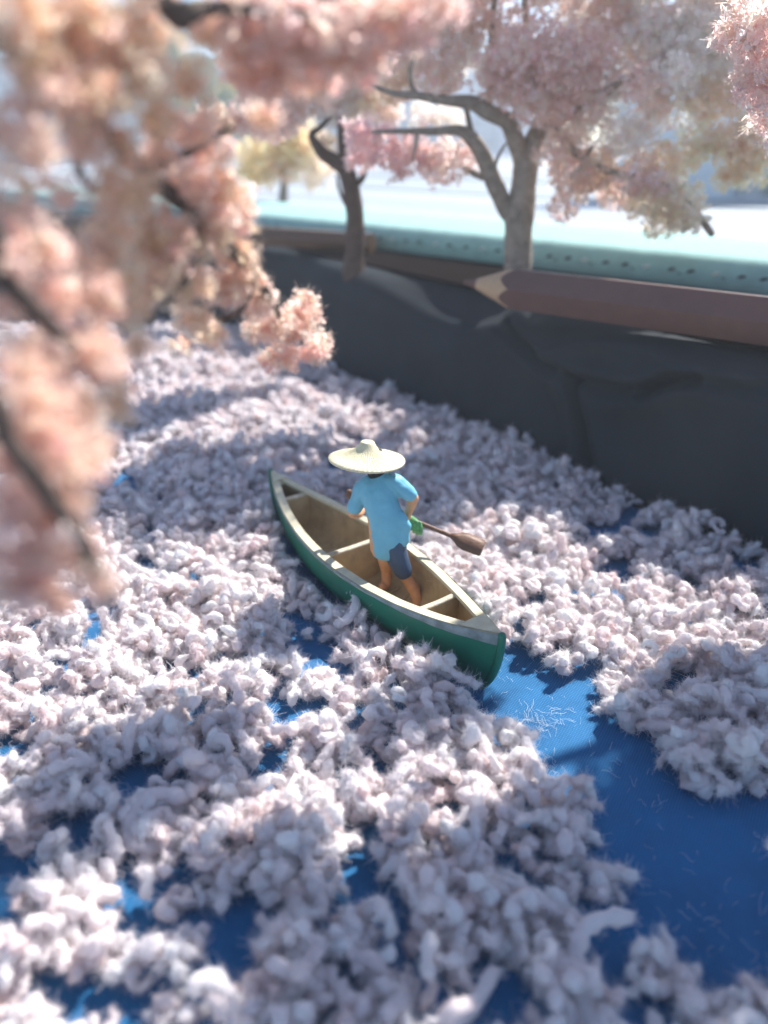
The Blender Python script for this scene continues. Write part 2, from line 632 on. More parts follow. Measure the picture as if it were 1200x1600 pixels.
# ------------------------------------------------------------------ pencils
def pencil(tip, tail, r, label, lac, cone=.55, lead=.28, spin=0):
    tip, tail = Vector(tip), Vector(tail)
    d = (tail - tip).normalized()
    up = Vector((0, 0, 1))
    side = d.cross(up).normalized()
    up = side.cross(d)
    e = empty('pencil', tuple(tip))
    tag(e, label, 'pencil')
    Ln = (tail - tip).length

    def ring(s_, rr, n, hexa, wav=0):
        out = []
        for k in range(n):
            a = 2 * math.pi * k / n + R(spin)
            h = 1
            if hexa:
                m = (a - R(spin)) % (math.pi / 3) - math.pi / 6
                h = math.cos(math.pi / 6) / math.cos(m)
                h = h + (1 - h) * .12
            o = wav * abs(math.sin(3 * (a - R(spin))))
            out.append(tip + d * (s_ + o) + side * (rr * h * math.cos(a)) + up * (rr * h * math.sin(a)))
        return out
    n = 48
    l0, c1 = lead * (cone + .35), cone + .35
    def loft(rings, name, m):
        v = [q for r_ in rings for q in r_]
        f = [(i * n + k, i * n + (k + 1) % n, (i + 1) * n + (k + 1) % n, (i + 1) * n + k) for i in range(len(rings) - 1) for k in range(n)]
        f += [tuple(range(n - 1, -1, -1)), tuple((len(rings) - 1) * n + k for k in range(n))]
        o = obj(name, v, f, m, e, smooth=False)
        return o
    rl = r * l0 / c1 * .95
    loft([ring(0, .018, n, 0), ring(.03, .035, n, 0), ring(l0 * .5, rl * .55, n, 0), ring(l0, rl, n, 0)], 'lead_tip', M['lead'])
    loft([ring(l0 - .002, rl * 1.03, n, 0), ring(c1 * .7, r * .7, n, 0), ring(c1, r * .955, n, 1, -.16)], 'wood_cone', M['wood'])
    loft([ring(c1 - .004, r * .975, n, 1, -.16), ring(c1 + .05, r, n, 1), ring(Ln * .5, r, n, 1), ring(Ln, r, n, 1)], 'barrel', lac)
    return e


P0, P1 = at(800, 489, 2.13), at(1200, 548, 2.13)
pdn = (P1 - P0).normalized()
rp = .31
pencil(P0 - pdn * .84 + Vector((0, 0, rp + .03)), P0 + pdn * 11 + Vector((0, 0, rp + .03)), rp, 'brown hexagonal pencil with sharpened tip lying on the dark bank', M['lacquer'], spin=8)
Q0, Q1 = at(700, 412, 2.13), at(395, 402, 2.13)
pencil(Vector((-9, 20.9, 2.16 + .23)), Vector((-.25, 16.55, 2.16 + .23)), .22, 'dim brown pencil, blunt end showing, lying in shadow under the mint mat edge', M['lacquer2'], spin=0)

# ------------------------------------------------------------------ canoe
CX, CY, CTH, CL, CB, CH0, CH1, CE = -.211, 6.688, 2.18445, 4.15, .924, .539, .695, 1.934
cax = Vector((math.cos(CTH), math.sin(CTH), 0))
cnx = Vector((-math.sin(CTH), math.cos(CTH), 0))  # towards the left gunwale


def cpt(s, y, z):
    return Vector((CX, CY, 0)) + cax * (s * CL / 2) + cnx * y + Vector((0, 0, z))


def half(s):
    return CB / 2 * max(0, 1 - abs(s) ** CE)


def gz(s):
    return CH0 + (CH1 - CH0) * abs(s) ** 3


def section(s, k, inset=0.0, z0=0.0):
    """hull curve: k 0..1 from keel to gunwale; ends rake in towards the keel"""
    kz = max(0, k)
    s2 = s * (1 - .115 * (1 - kz) ** 2.2)
    wd = max(half(s) - inset, 0.0)
    prof_ = min(1.0, (1 - (1 - min(1, k * 1.02)) ** 3.2)) ** .62
    z = z0 + (gz(s) - z0) * k ** 1.25
    return s2, wd * prof_, z


canoe = empty('canoe', tuple(cpt(0, 0, 0)))
tag(canoe, 'small green canoe with beige rim and tan inside among pale pink yarn', 'canoe')
NS, NK = 72, 14


def shell(name, m, inset, z0, smax, flip):
    vs, fs = [], []
    for i in range(NS + 1):
        s = -smax + 2 * smax * i / NS
        row = []
        for sg in (1, -1):
            ks = [j / NK for j in range(NK, -1, -1)] if sg == 1 else [j / NK for j in range(1, NK + 1)]
            for k in ks:
                s2, y, z = section(s, k, inset, z0)
                row.append(cpt(s2, sg * y, z))
        vs += row
    n = 2 * NK + 1
    for i in range(NS):
        for j in range(n - 1):
            a = i * n + j
            q = (a, a + 1, a + n + 1, a + n)
            fs.append(q[::-1] if flip else q)
    return obj(name, vs, fs, m, canoe)


shell('hull', M['green'], 0, 0, 1.0, False)
shell('liner', M['inner'], .035, .05, .93, True)
# rounded stem bands at both ends (the painted edge that catches light)
for sg, nm in ((-1, 'stern_stem'), (1, 'bow_stem')):
    pts = []
    for j in range(15):
        k = j / 14
        s2, y, z = section(sg, k)
        pts.append(cpt(s2, 0, z))
    mb = MB().tube(pts, [.03 + .008 * (j / 14) for j in range(15)], 8)
    mb.build(nm, M['green'], canoe)


# gunwale: beige flat rim, with the worn grey outer edge as a part of its own
def rail(name, m, o0, o1, zt, zb, smax, sag=0):
    for sg in (1, -1):
        vs, fs = [], []
        for i in range(121):
            s = -smax + 2 * smax * i / 120
            h = half(s)
            jit = .004 * noise.noise(Vector((s * 9, sg * 3, o0 * 10)))
            a_, b_ = max(h + o0, .004), max(h + o1, .002)
            # outer strip grows deeper towards the stern, where the paint is worn away
            zb_ = zb - (sag * max(0, -s - .35) ** 1.6 if sg == 1 else 0)
            z = gz(s)
            vs += [cpt(s, sg * a_, z + zb_), cpt(s, sg * a_, z + zt + jit), cpt(s, sg * b_, z + zt + .004 + jit), cpt(s, sg * b_, z + zb_ * .5)]
        for i in range(120):
            for j in range(3):
                a = i * 4 + j
                q = (a, a + 4, a + 5, a + 1)
                fs.append(q if sg == 1 else q[::-1])
        obj(name, vs, fs, m, canoe, smooth=False)


rail('gunwale', M['beige'], .002, -.088, .022, -.03, .985)


def worn(sg):
    vs, fs = [], []
    for i in range(101):
        s = -1 + 2 * i / 100
        dep = .034 + (.12 * max(0, -s - .3) ** 1.2 if sg == 1 else 0) + .012 * noise.noise(Vector((s * 12, sg, 0)))
        if s > .3:
            dep = max(.010, .034 - (s - .3) * .05)
        for k_ in range(4):
            zt = gz(s) + .018 - dep * k_ / 3
            k = max(0.0, min(1, (zt / gz(s)))) ** .8
            s2, y, z = section(s, k)
            bulge = .012 + (.006 if k_ in (1, 2) else 0)
            vs.append(cpt(s2, sg * (y + bulge), zt if k_ == 0 else z))
    for i in range(100):
        for j in range(3):
            a = i * 4 + j
            q = (a, a + 1, a + 5, a + 4)
            fs.append(q if sg == 1 else q[::-1])
    obj('worn_edge', vs, fs, M['grey'], canoe)


worn(1)
worn(-1)


def deck(name, s0, s1, m):
    vs, fs = [], []
    for i in range(21):
        s = s0 + (s1 - s0) * i / 20
        h = half(s)
        for j in range(9):
            y = h * (j / 4 - 1) * .99
            notch = .02 * (1 - (j / 4 - 1) ** 2) if i == 0 else 0
            vs.append(cpt(s + notch * (1 if s1 > s0 else -1), y, gz(s) + .03 + .02 * (1 - (j / 4 - 1) ** 2) * (h / .3)))
    for i in range(20):
        for j in range(8):
            a = i * 9 + j
            q = (a, a + 1, a + 10, a + 9)
            fs.append(q if s1 < s0 else q[::-1])
    # lip under the inner edge
    b = len(vs)
    for j in range(9):
        y = half(s0) * (j / 4 - 1) * .97
        vs.append(cpt(s0, y, gz(s0) - .03))
    for j in range(8):
        q = (j, j + 1, b + j + 1, b + j)
        fs.append(q[::-1] if s1 < s0 else q)
    obj(name, vs, fs, m, canoe)


deck('stern_deck', -.81, -1.0, M['beige'])
deck('bow_deck', .87, 1.0, M['beige'])


def bulkhead(s):
    n = 16
    rows = []
    zb = .06
    b = empty('bulkhead')
    vs, fs = [], []
    for j in range(n + 1):
        y = (j / n * 2 - 1)
        for dz in range(5):
            k = .05 + .9 * dz / 4
            s2, yy, z = section(s, k, .03, .05)
            for ds in (-.012, .012):
                vs.append(cpt(s + ds * 1.0, yy * y, z - .004))
    for j in range(n):
        for dz in range(4):
            a = j * 10 + dz * 2
            fs.append((a, a + 2, a + 12, a + 10))
            fs.append((a + 1, a + 11, a + 13, a + 3))
    bpy.data.objects.remove(b)
    o = obj('bulkhead', vs, fs, M['inner'], canoe)
    h = half(s) - .03
    pts = [cpt(s, h * (j / 8 - 1), gz(s) - .012 - .012 * (1 - (j / 8 - 1) ** 2)) for j in range(17)]
    e = MB().tube(pts, [(.034, .022)] * 17, 8, hint=cax)
    c = obj('bulkhead_edge', e.v, e.f, M['edge'])
    c.parent = o
    c.location = Vector(canoe.location) - Vector(canoe.location)
    return o


for s in (.715, .075, -.585):
    bulkhead(s)
# floor boards: low ribs lying across the bottom
for i in range(13):
    s = -.46 + .085 * i
    if abs(s - .075) < .03:
        continue
    wdt = half(s) * .62
    pts = [cpt(s, wdt * (j / 4 - 1), .085 + .03 * (j / 4 - 1) ** 4) for j in range(9)]
    MB().tube(pts, [(.028, .014)] * 9, 6, hint=cax).build('floor_rib', M['inner'], canoe)
v, f = [], []
for i in range(41):
    s = -.8 + 1.6 * i / 40
    for j in range(7):
        v.append(cpt(s, half(s) * .72 * (j / 3 - 1), .078 + .02 * (j / 3 - 1) ** 2))
for i in range(40):
    for j in range(6):
        a = i * 7 + j
        f.append((a, a + 7, a + 8, a + 1))
obj('floor_panel', v, f, M['inner'], canoe)

# ------------------------------------------------------------------ person
person = empty('person', (.05, 6.45, .09))
tag(person, 'standing figure in a pale blue shirt, navy shorts and wide straw hat inside the canoe', 'person')
a = atD
B = MB()


def limb(mb, pts, n=14, hint=None):
    P = [atD(*p[:3]) for p in pts]
    mb.tube(P, [p[3] for p in pts], n, hint)
    return P


XH = (1, 0, 0)
head = atD(585, 725, 6.66)
# torso core and neck
limb(B, [(600, 858, 6.47, (.14, .11)), (598, 815, 6.53, (.15, .11)), (594, 775, 6.60, (.17, .11)), (593, 757, 6.62, (.13, .09)), (591, 745, 6.63, .055), (588, 735, 6.65, .055)], 16, XH)
# head
B.tube([head + Vector((0, .01, -.10)), head + Vector((0, .02, -.03)), head + Vector((0, .01, .05)), head + Vector((0, 0, .10))], [.07, .10, .108, .085], 16)
fwd = Vector((-.45, .89, 0)).normalized()
rgt = Vector((fwd.y, -fwd.x, 0))
B.tube([head + fwd * .09 + Vector((0, 0, .01)), head + fwd * .135 + Vector((0, 0, -.035))], [.016, .022], 8)   # nose
for sg in (1, -1):
    B.tube([head + rgt * sg * .105 + Vector((0, 0, .02)), head + rgt * sg * .112 + Vector((0, 0, -.03))], [.02, .016], 8)  # ears
# right arm (nearer the stern), elbow out, hand on the shaft
limb(B, [(618, 756, 6.60, .07), (634, 768, 6.58, .062), (646, 778, 6.57, .054)])
limb(B, [(646, 778, 6.57, .056), (643, 789, 6.60, .050), (637, 803, 6.64, .040), (637, 811, 6.68, .036), (644, 816, 6.71, .04)])
# left arm
limb(B, [(568, 764, 6.66, .07), (558, 783, 6.68, .062), (551, 802, 6.66, .05)])
limb(B, [(551, 802, 6.66, .052), (560, 803, 6.76, .046), (568, 796, 6.88, .038), (566, 787, 6.94, .034)])
gripP = atD(551, 775, 6.97)
hp = atD(564, 782, 6.96)
B.tube([atD(566, 787, 6.94), hp], [.036, .042], 10)
sh_dir = (atD(735, 848, 6.56) - atD(547, 773, 6.97)).normalized()
for k in range(4):                                 # left fingers curled over the shaft
    c = atD(547, 773, 6.97) + sh_dir * (.055 + .028 * k)
    ln = (1, 1.1, 1.05, .85)[k]
    B.tube([c + Vector((0, -.045, -.012)), c + Vector((0, -.03, .035 * ln)), c + Vector((0, .02, .042 * ln)), c + Vector((0, .045, .005))], [.015, .015, .014, .012], 7)
c = atD(547, 773, 6.97) + sh_dir * .05
B.tube([hp, c + Vector((0, -.04, -.03)), c + Vector((-.01, .02, -.04))], [.02, .017, .014], 7)
# legs
limb(B, [(615, 852, 6.45, .115), (622, 873, 6.43, .10), (629, 893, 6.42, .075), (637, 904, 6.44, .064), (647, 921, 6.42, .066), (651, 935, 6.37, .052), (652, 945, 6.33, .042)])
ank = atD(652, 945, 6.33)
B.tube([ank + Vector((.01, -.05, -.02)), ank + Vector((-.01, .05, -.03)), ank + Vector((-.05, .16, -.045)), ank + Vector((-.06, .20, -.05))], [.045, .045, .04, .03], 10)
limb(B, [(603, 855, 6.5, .11), (603, 872, 6.55, .09), (603, 885, 6.60, .066), (604, 893, 6.62, .055), (604, 903, 6.60, .056), (605, 912, 6.58, .042)])
ank2 = atD(605, 913, 6.57)
B.tube([ank2 + Vector((-.05, -.04, .0)), ank2 + Vector((-.03, 0, -.02)), ank2 + Vector((-.02, .12, -.035)), ank2 + Vector((-.03, .19, -.04))], [.042, .05, .042, .03], 10)
body = remeshed(B, 'body', M['skin'], person, .009, 5)
# face marks (far side)
for sg in (1, -1):
    q = head + fwd * .098 + rgt * sg * .04 + Vector((0, 0, .02))
    MB().tube([q - rgt * .012, q + rgt * .012], [.012, .012], 8).build('eye', M['white'], person)
    q2 = q + fwd * .012
    MB().tube([q2 - rgt * .003, q2 + rgt * .003], [.006, .006], 8).build('pupil', M['hair'], person)
q = head + fwd * .102 + Vector((0, 0, -.065))
MB().tube([q - rgt * .025, q + fwd * .004, q + rgt * .025], [.008, .01, .008], 8).build('mouth', M['mouth'], person)
# hair cap at the back of the head
hb = MB()
hb.tube([head - fwd * .02 + Vector((0, 0, -.085)), head - fwd * .03 + Vector((0, 0, -.04)), head - fwd * .03 + Vector((0, 0, .04)), head - fwd * .01 + Vector((0, 0, .10))], [(.085), .108, .115, .09], 16)
remeshed(hb, 'hair', M['hair'], person, .012, 3)
# shirt: loose body, short sleeves with a flat hem
T = MB()
limb(T, [(606, 858, 6.46, (.165, .13)), (607, 845, 6.47, (.175, .135)), (606, 825, 6.50, (.185, .14)), (601, 805, 6.535, (.18, .135)), (595, 785, 6.57, (.175, .135)), (592, 768, 6.60, (.185, .13)), (592, 757, 6.615, (.16, .11)), (593, 747, 6.63, (.10, .085)), (592, 742, 6.635, (.075, .07))], 24, XH)
limb(T, [(608, 751, 6.61, .085), (620, 756, 6.60, .095), (632, 766, 6.585, .088), (640, 772, 6.575, .080)], 16)
limb(T, [(577, 755, 6.64, .085), (567, 764, 6.66, .095), (560, 781, 6.675, .088), (555, 793, 6.67, .080)], 16)
limb(T, [(625, 806, 6.50, .06), (632, 822, 6.47, .075), (630, 843, 6.45, .075), (624, 852, 6.45, .06)], 12)   # loose tail at the right hip
shirt = remeshed(T, 'shirt', M['shirt'], person, .011, 4)
me = shirt.data
co = np.empty(len(me.vertices) * 3)
me.vertices.foreach_get('co', co)
co = co.reshape(-1, 3)
for i, c in enumerate(co):
    d = .016 * noise.noise(Vector((c[0] * 9 + c[2] * 3, c[1] * 9, c[2] * 4))) + .004 * noise.noise(Vector(c) * 22)
    nv = me.vertices[i].normal
    co[i] = c + np.array(nv) * d
me.vertices.foreach_set('co', co.ravel())
me.update()
# shorts
H = MB()
limb(H, [(612, 846, 6.46, (.145, .12)), (614, 858, 6.455, (.145, .125))], 16, XH)
limb(H, [(615, 853, 6.45, .125), (622, 874, 6.43, .112), (628, 888, 6.42, .100), (630, 892, 6.42, .096)], 16)
limb(H, [(604, 852, 6.5, .115), (604, 862, 6.53, .105)], 16)
remeshed(H, 'shorts', M['shorts'], person, .011, 3)
# green glove on the right hand, five fingers round the shaft
G = MB()
hand = atD(647, 817, 6.715)
G.tube([atD(640, 811, 6.69), hand], [.045, .052], 10)
shc = atD(547, 773, 6.97)
for k in range(4):
    c = hand + sh_dir * (-.055 + .04 * k) + Vector((0, .01, -.005))
    ln = (.85, 1.05, 1.1, .95)[k]
    G.tube([c + Vector((.0, -.03, .045)), c + Vector((.01, -.06, .0)), c + Vector((.012, -.06, -.05 * ln)), c + Vector((.012, -.03, -.095 * ln)), c + Vector((.01, .01, -.10 * ln))], [.019, .021, .019, .017, .014], 8)
G.tube([hand + Vector((-.02, .02, .03)), hand + Vector((-.03, .06, .01)), hand + Vector((.02, .07, -.03))], [.024, .02, .016], 8)
remeshed(G, 'glove', M['glove'], person, .008, 2)

# hat: woven cone with flat brim and a raised crown
hatc = atD(573, 718, 6.62)
NA = 240
profh = [(.372, -.012, 0), (.376, -.002, 0), (.372, .008, 0), (.34, .016, 1), (.30, .024, 1), (.26, .034, 1), (.22, .046, 1), (.18, .062, 1), (.145, .080, 1), (.115, .104, .8), (.092, .132, .4), (.076, .158, 0), (.068, .176, 0), (.05, .188, 0), (.036, .180, 0), (.0, .176, 0)]
vs, fs = [], []
for r_, z_, rb in profh:
    for k in range(NA):
        an = 2 * math.pi * k / NA
        rib = .010 * rb * (abs(math.sin(an * 26)) - .6)
        band = .003 * rb * math.sin(r_ * 190)
        wob = .006 * math.sin(2 * an + 1) * (r_ / .37)
        vs.append((r_ * math.cos(an), r_ * math.sin(an), z_ + rib + band + wob))
for i in range(len(profh) - 1):
    for k in range(NA):
        k2 = (k + 1) % NA
        fs.append((i * NA + k, i * NA + k2, (i + 1) * NA + k2, (i + 1) * NA + k))
nb = len(vs)
for r_, z_ in ((.36, -.012), (.15, .03), (.1, .075)):
    for k in range(NA):
        an = 2 * math.pi * k / NA
        vs.append((r_ * math.cos(an), r_ * math.sin(an), z_))
for i in range(2):
    for k in range(NA):
        k2 = (k + 1) % NA
        fs.append((nb + i * NA + k, nb + (i + 1) * NA + k, nb + (i + 1) * NA + k2, nb + i * NA + k2))
for k in range(NA):
    k2 = (k + 1) % NA
    fs.append((k, nb + k, nb + k2, k2))
fs.append(tuple(nb + 2 * NA + k for k in range(NA)))
from mathutils import Matrix
Rh = Matrix.Rotation(R(3), 4, 'Y') @ Matrix.Rotation(R(-5), 4, 'X')
vs = [hatc + (Rh @ Vector(q)) for q in vs]
obj('hat', vs, fs, M['hat'], person)

# ------------------------------------------------------------------ paddle
pk, pb, pe = atD(547, 773, 6.97), atD(712, 840, 6.58), atD(751, 856, 6.50)
pad = empty('paddle', tuple(pb))
tag(pad, 'brown wooden paddle held out over the right side of the canoe', 'paddle')
MB().tube([pk, pk.lerp(pb, .5), pb + (pe - pb) * .1], [.022, .024, .024], 10).build('shaft', M['paddle'], pad)
MB().tube([pk + Vector((-.01, 0, -.02)), pk + Vector((-.012, 0, .03))], [.03, .034], 10).build('grip', M['paddle'], pad)
ax_ = (pe - pb).normalized()
wd_ = Vector((.12, -.75, -.66))
wd_ = (wd_ - ax_ * wd_.dot(ax_)).normalized()
nn = ax_.cross(wd_).normalized()
out = [(-.06, .022), (.0, .05), (.05, .085), (.11, .098), (.22, .094), (.29, .09), (.30, .07)]
vs, fs = [], []
for s_, h_ in out:
    for sg, t_ in ((-1, 0), (-.5, .016), (0, .024), (.5, .016), (1, 0)):
        vs.append(pb + ax_ * s_ + wd_ * (h_ * sg) + nn * t_)
    for sg, t_ in ((1, 0), (.5, -.016), (0, -.024), (-.5, -.016), (-1, 0)):
        vs.append(pb + ax_ * s_ + wd_ * (h_ * sg) + nn * (t_ - .006))
for i in range(len(out) - 1):
    for k in range(10):
        a_, b_ = i * 10 + k, i * 10 + (k + 1) % 10
        fs.append((a_, b_, b_ + 10, a_ + 10))
fs += [tuple(range(9, -1, -1)), tuple((len(out) - 1) * 10 + k for k in range(10))]
obj('blade', vs, fs, M['paddle'], pad)

# ------------------------------------------------------------------ yarn crumbs
def crumb(seed, kind):
    r = np.random.default_rng(seed)
    n = 11
    t = np.linspace(0, 1, n)
    ln = r.uniform(.15, .27)
    if kind == 'curl':
        ang = np.linspace(0, r.uniform(3.6, 5.2), n)
        rad = .068 + .03 * t
        P = np.stack([rad * np.cos(ang), rad * np.sin(ang), .03 * np.sin(ang * .7)], 1)
    elif kind == 'knot':
        ang = np.linspace(0, 4.6, n)
        rad = .05
        P = np.stack([rad * np.cos(ang), rad * np.sin(ang), (t - .5) * .10], 1)
    else:
        bend = r.uniform(-1.6, 1.6)
        s2 = r.uniform(-.9, .9)
        ang = bend * (t - .5) + s2 * np.sin(t * 2 * math.pi) * .6
        d = np.stack([np.cos(ang), np.sin(ang), r.uniform(-.6, .6) * np.sin(t * 3 + r.uniform(0, 3))], 1)
        P = np.cumsum(d, 0) * ln / n
    P -= P.mean(0)
    base = r.uniform(.040, .060)
    rad = base * (.82 + .3 * np.sin(t * r.uniform(5, 9) + r.uniform(0, 6)) * .6 + .15 * r.normal(size=n) * .6)
    rad[0] *= .8
    rad[-1] *= r.uniform(.55, .9)
    ph = r.uniform(0, 6)

    def jit(q, i, k):
        v_ = noise.noise_vector(q * 16 + Vector((seed * 3.1, 0, 0)))
        v2 = noise.noise_vector(q * 40 + Vector((seed * 7.1, 0, 0)))
        return v_ * .020 + v2 * .012
    mb = MB().tube(P, list(rad), 12, None, True, jit)
    # two-ply twist: squeeze the section
    vv = np.array(mb.v)
    body_n = len(vv)
    # fuzz: fine curved fibres standing off the surface
    fv, ff = [], []
    for q_ in range(900):
        long_ = q_ > 790
        i = r.integers(0, body_n)
        c = vv[i]
        j = int(np.argmin(((P - c) ** 2).sum(1)))
        nrm = c - P[j]
        nrm = nrm / (np.linalg.norm(nrm) + 1e-6)
        d = nrm + r.normal(size=3) * (.8 if long_ else .6)
        d /= np.linalg.norm(d)
        curl = r.normal(size=3) * (.8 if long_ else 1.1)
        L_ = r.uniform(.05, .13) if long_ else r.uniform(.018, .048)
        wv = np.cross(d, r.normal(size=3))
        wv = wv / np.linalg.norm(wv) * (r.uniform(.0009, .0016) if long_ else r.uniform(.0007, .0014))
        p = c - nrm * .006
        b = len(fv)
        ns = 5 if long_ else 2
        for q in range(ns + 1):
            ww = wv * (1 - q / ns * .5)
            fv += [p - ww, p + ww]
            d = d + curl * (.55 if long_ else .5)
            d /= np.linalg.norm(d)
            p = p + d * L_ / ns
        for q in range(ns):
            ff.append((b + 2 * q, b + 2 * q + 1, b + 2 * q + 3, b + 2 * q + 2))
    mb.add(fv, ff)
    return mesh('yarn_crumb', mb.v, mb.f, M['yarn'])


kinds = ['plain'] * 13 + ['curl'] * 3 + ['knot'] * 4
crumb_me = [crumb(100 + i, k) for i, k in enumerate(kinds)]
crumb_src = []
for i, me in enumerate(crumb_me):
    crumb_src.append(bpy.data.objects.new('yarn_source', me))


def inpoly(u, v, poly):
    c = False
    j = len(poly) - 1
    for i in range(len(poly)):
        (xi, yi), (xj, yj) = poly[i], poly[j]
        if (yi > v) != (yj > v) and u < (xj - xi) * (v - yi) / (yj - yi) + xi:
            c = not c
        j = i
    return c


gaps_px = [
    [(735, 1085), (790, 1000), (815, 1012), (850, 1048), (912, 1050), (925, 1110), (945, 1140), (1035, 1160), (1045, 1215), (1120, 1280), (1230, 1235), (1230, 1530), (1090, 1545), (985, 1500), (1000, 1440), (955, 1400), (968, 1350), (930, 1320), (905, 1275), (850, 1245), (815, 1200), (800, 1180), (742, 1150)],
    [(395, 1405), (470, 1420), (425, 1485), (385, 1560), (310, 1600), (350, 1480)],
    [(-20, 1180), (60, 1155), (110, 1180), (60, 1215), (-20, 1225)], [(150, 1225), (200, 1215), (285, 1205), (300, 1255), (215, 1270), (160, 1260)], [(60, 1290), (150, 1275), (170, 1325), (70, 1345)],
    [(545, 1175), (600, 1190), (620, 1235), (560, 1215)], [(700, 1270), (760, 1300), (745, 1350), (715, 1310)],
    [(520, 1370), (600, 1380), (590, 1440), (530, 1430)], [(130, 950), (175, 950), (165, 1030), (135, 1030)],
    [(590, 985), (700, 1050), (735, 1090), (690, 1080), (600, 1020)],
    [(1000, 800), (1110, 840), (1200, 850), (1200, 830), (1010, 780)], [(930, 895), (975, 880), (985, 930), (940, 930)],
    [(175, 505), (250, 500), (240, 545), (180, 545)], [(0, 1430), (40, 1420), (60, 1480), (0, 1500)],
    [(690, 1545), (830, 1560), (840, 1640), (690, 1640)], [(600, 1480), (650, 1500), (640, 1540), (590, 1520)],
]
gaps_w = [[tuple(at(u, v, .0).xy) for u, v in g] for g in gaps_px]
gap_box = [(min(p[0] for p in g) - .3, max(p[0] for p in g) + .3, min(p[1] for p in g) - .3, max(p[1] for p in g) + .3) for g in gaps_w]


def pile(x, y):
    """0 = bare cloth, about 1 = heaped"""
    jx = .17 * noise.noise(Vector((x * 2.3, y * 2.3, 4))) + .10 * noise.noise(Vector((x * 6.5, y * 6.5, 14)))
    jy = .17 * noise.noise(Vector((x * 2.3, y * 2.3, 9))) + .10 * noise.noise(Vector((x * 6.5, y * 6.5, 19)))
    for g, bx in zip(gaps_w, gap_box):
        if bx[0] < x < bx[1] and bx[2] < y < bx[3] and inpoly(x + jx, y + jy, g):
            return 0
    # canoe footprint
    d = Vector((x - CX, y - CY, 0))
    s = d.dot(cax) / (CL / 2)
    l_ = abs(d.dot(cnx))
    if abs(s) < 1.03 and l_ < half(min(.999, abs(s))) + .07:
        return 0
    # bank
    q = (Vector((x, y, 0)) - A0).dot(anrm)
    if q < .12:
        return 0
    n1 = noise.fractal(Vector((x * .9, y * .9, 20)), 1, 2, 3)
    n2 = noise.noise(Vector((x * 2.6, y * 2.6, 31)))
    h = .54 + .70 * n1 + .66 * n2
    if y < 3.4:
        h -= .16
    return max(0, h)


pts, rots, scls, idxs = [], [], [], []
tries = 0
while len(pts) < 13500 and tries < 130000:
    tries += 1
    y = rng.uniform(2.0, 18.6)
    hw = 1.2 + y * .56
    x = rng.uniform(-hw, hw)
    if rng.random() > (hw / 11.6):
        continue
    h = pile(x, y)
    if h < .12 or rng.random() > .35 + h * 1.1:
        continue
    z = .055 + rng.random() ** 1.3 * min(.34, .36 * h)
    kind = rng.random()
    idx = int(rng.integers(0, 13)) if kind < .62 else (int(rng.integers(13, 16)) if kind < .74 else int(rng.integers(16, 20)))
    tilt = rng.normal() * .45
    near_bank = (Vector((x, y, 0)) - A0).dot(anrm)
    if near_bank < .7 and rng.random() < .45:
        tilt = rng.uniform(.7, 1.4) * rng.choice([-1, 1])
    pts.append((x, y, z + abs(math.sin(tilt)) * .06))
    rots.append((rng.uniform(-3, 3), tilt, rng.uniform(-3.14, 3.14)))
    s_ = rng.uniform(.68, 1.08)
    scls.append((s_, s_ * rng.uniform(.9, 1.1), s_))
    idxs.append(idx)
pts, rots, scls, idxs = map(np.array, (pts, rots, scls, idxs))
# the ones that show largest: in the frame and nearest the lens, lying on top
dep = pts[:, 1] * cp + (CAM_H - pts[:, 2]) * sp
uu = 600 + F_PX * pts[:, 0] / dep
vv_ = 800 - F_PX * (pts[:, 1] * sp + (pts[:, 2] - CAM_H) * cp) / dep
inside = (uu > -10) & (uu < 1210) & (vv_ > 0) & (vv_ < 1610)
score = dep - pts[:, 2] * 6 + 100 * (~inside)
order = np.argsort(score)
ind = order[:290]
rest = order[290:]
GRP = 'pale pink yarn crumbs spread over the blue cloth'
LABS = ('fuzzy pale pink yarn crumb, short and bent, in the heap nearest the lens',
        'fuzzy pale pink yarn crumb curled into an open loop nearest the lens',
        'fuzzy pale pink yarn crumb wound into a tight round knot nearest the lens')
for i in ind:
    o = bpy.data.objects.new('yarn_crumb', crumb_me[idxs[i]])
    COL.objects.link(o)
    o.location = pts[i]
    o.rotation_euler = rots[i]
    o.scale = scls[i]
    tag(o, LABS[0 if idxs[i] < 13 else 1 if idxs[i] < 16 else 2], 'yarn crumb', GRP)
yo = point_obj('yarn_heap', pts[rest], rots[rest], scls[rest], idxs[rest], m=M['yarn'])
tag(yo, 'heaped pale pink fuzzy yarn crumbs covering the blue cloth like fallen petals', 'yarn', kind='stuff')
scatter(yo, crumb_src)


# a few strands that stand out
def strand(px, z, r, label, m, seed):
    P = [at(u, v, z_) for (u, v), z_ in zip(px, z)]
    S_ = spline([tuple(p) for p in P], 6)
    rr = np.random.default_rng(seed)
    rad = [r * (1 + .14 * math.sin(i * 1.1) + .08 * rr.normal()) for i in range(len(S_))]
    mb = MB().tube(S_, rad, 10, None, True, lambda q, i, k: noise.noise_vector(q * 18) * .012)
    vv = np.array(mb.v)
    fv, ff = [], []
    for _ in range(260):
        c = vv[rr.integers(0, len(vv))]
        d = rr.normal(size=3)
        d /= np.linalg.norm(d)
        cu = rr.normal(size=3)
        wv = np.cross(d, cu)
        wv = wv / np.linalg.norm(wv) * .002
        b = len(fv)
        p = c
        for q in range(4):
            fv += [p - wv, p + wv]
            d = d + cu * .25
            d /= np.linalg.norm(d)
            p = p + d * .02
        for q in range(3):
            ff.append((b + 2 * q, b + 2 * q + 1, b + 2 * q + 3, b + 2 * q + 2))
    mb.add(fv, ff)
    tag(mb.build('yarn_strand', m), label, 'yarn strand', 'longer yarn strands')


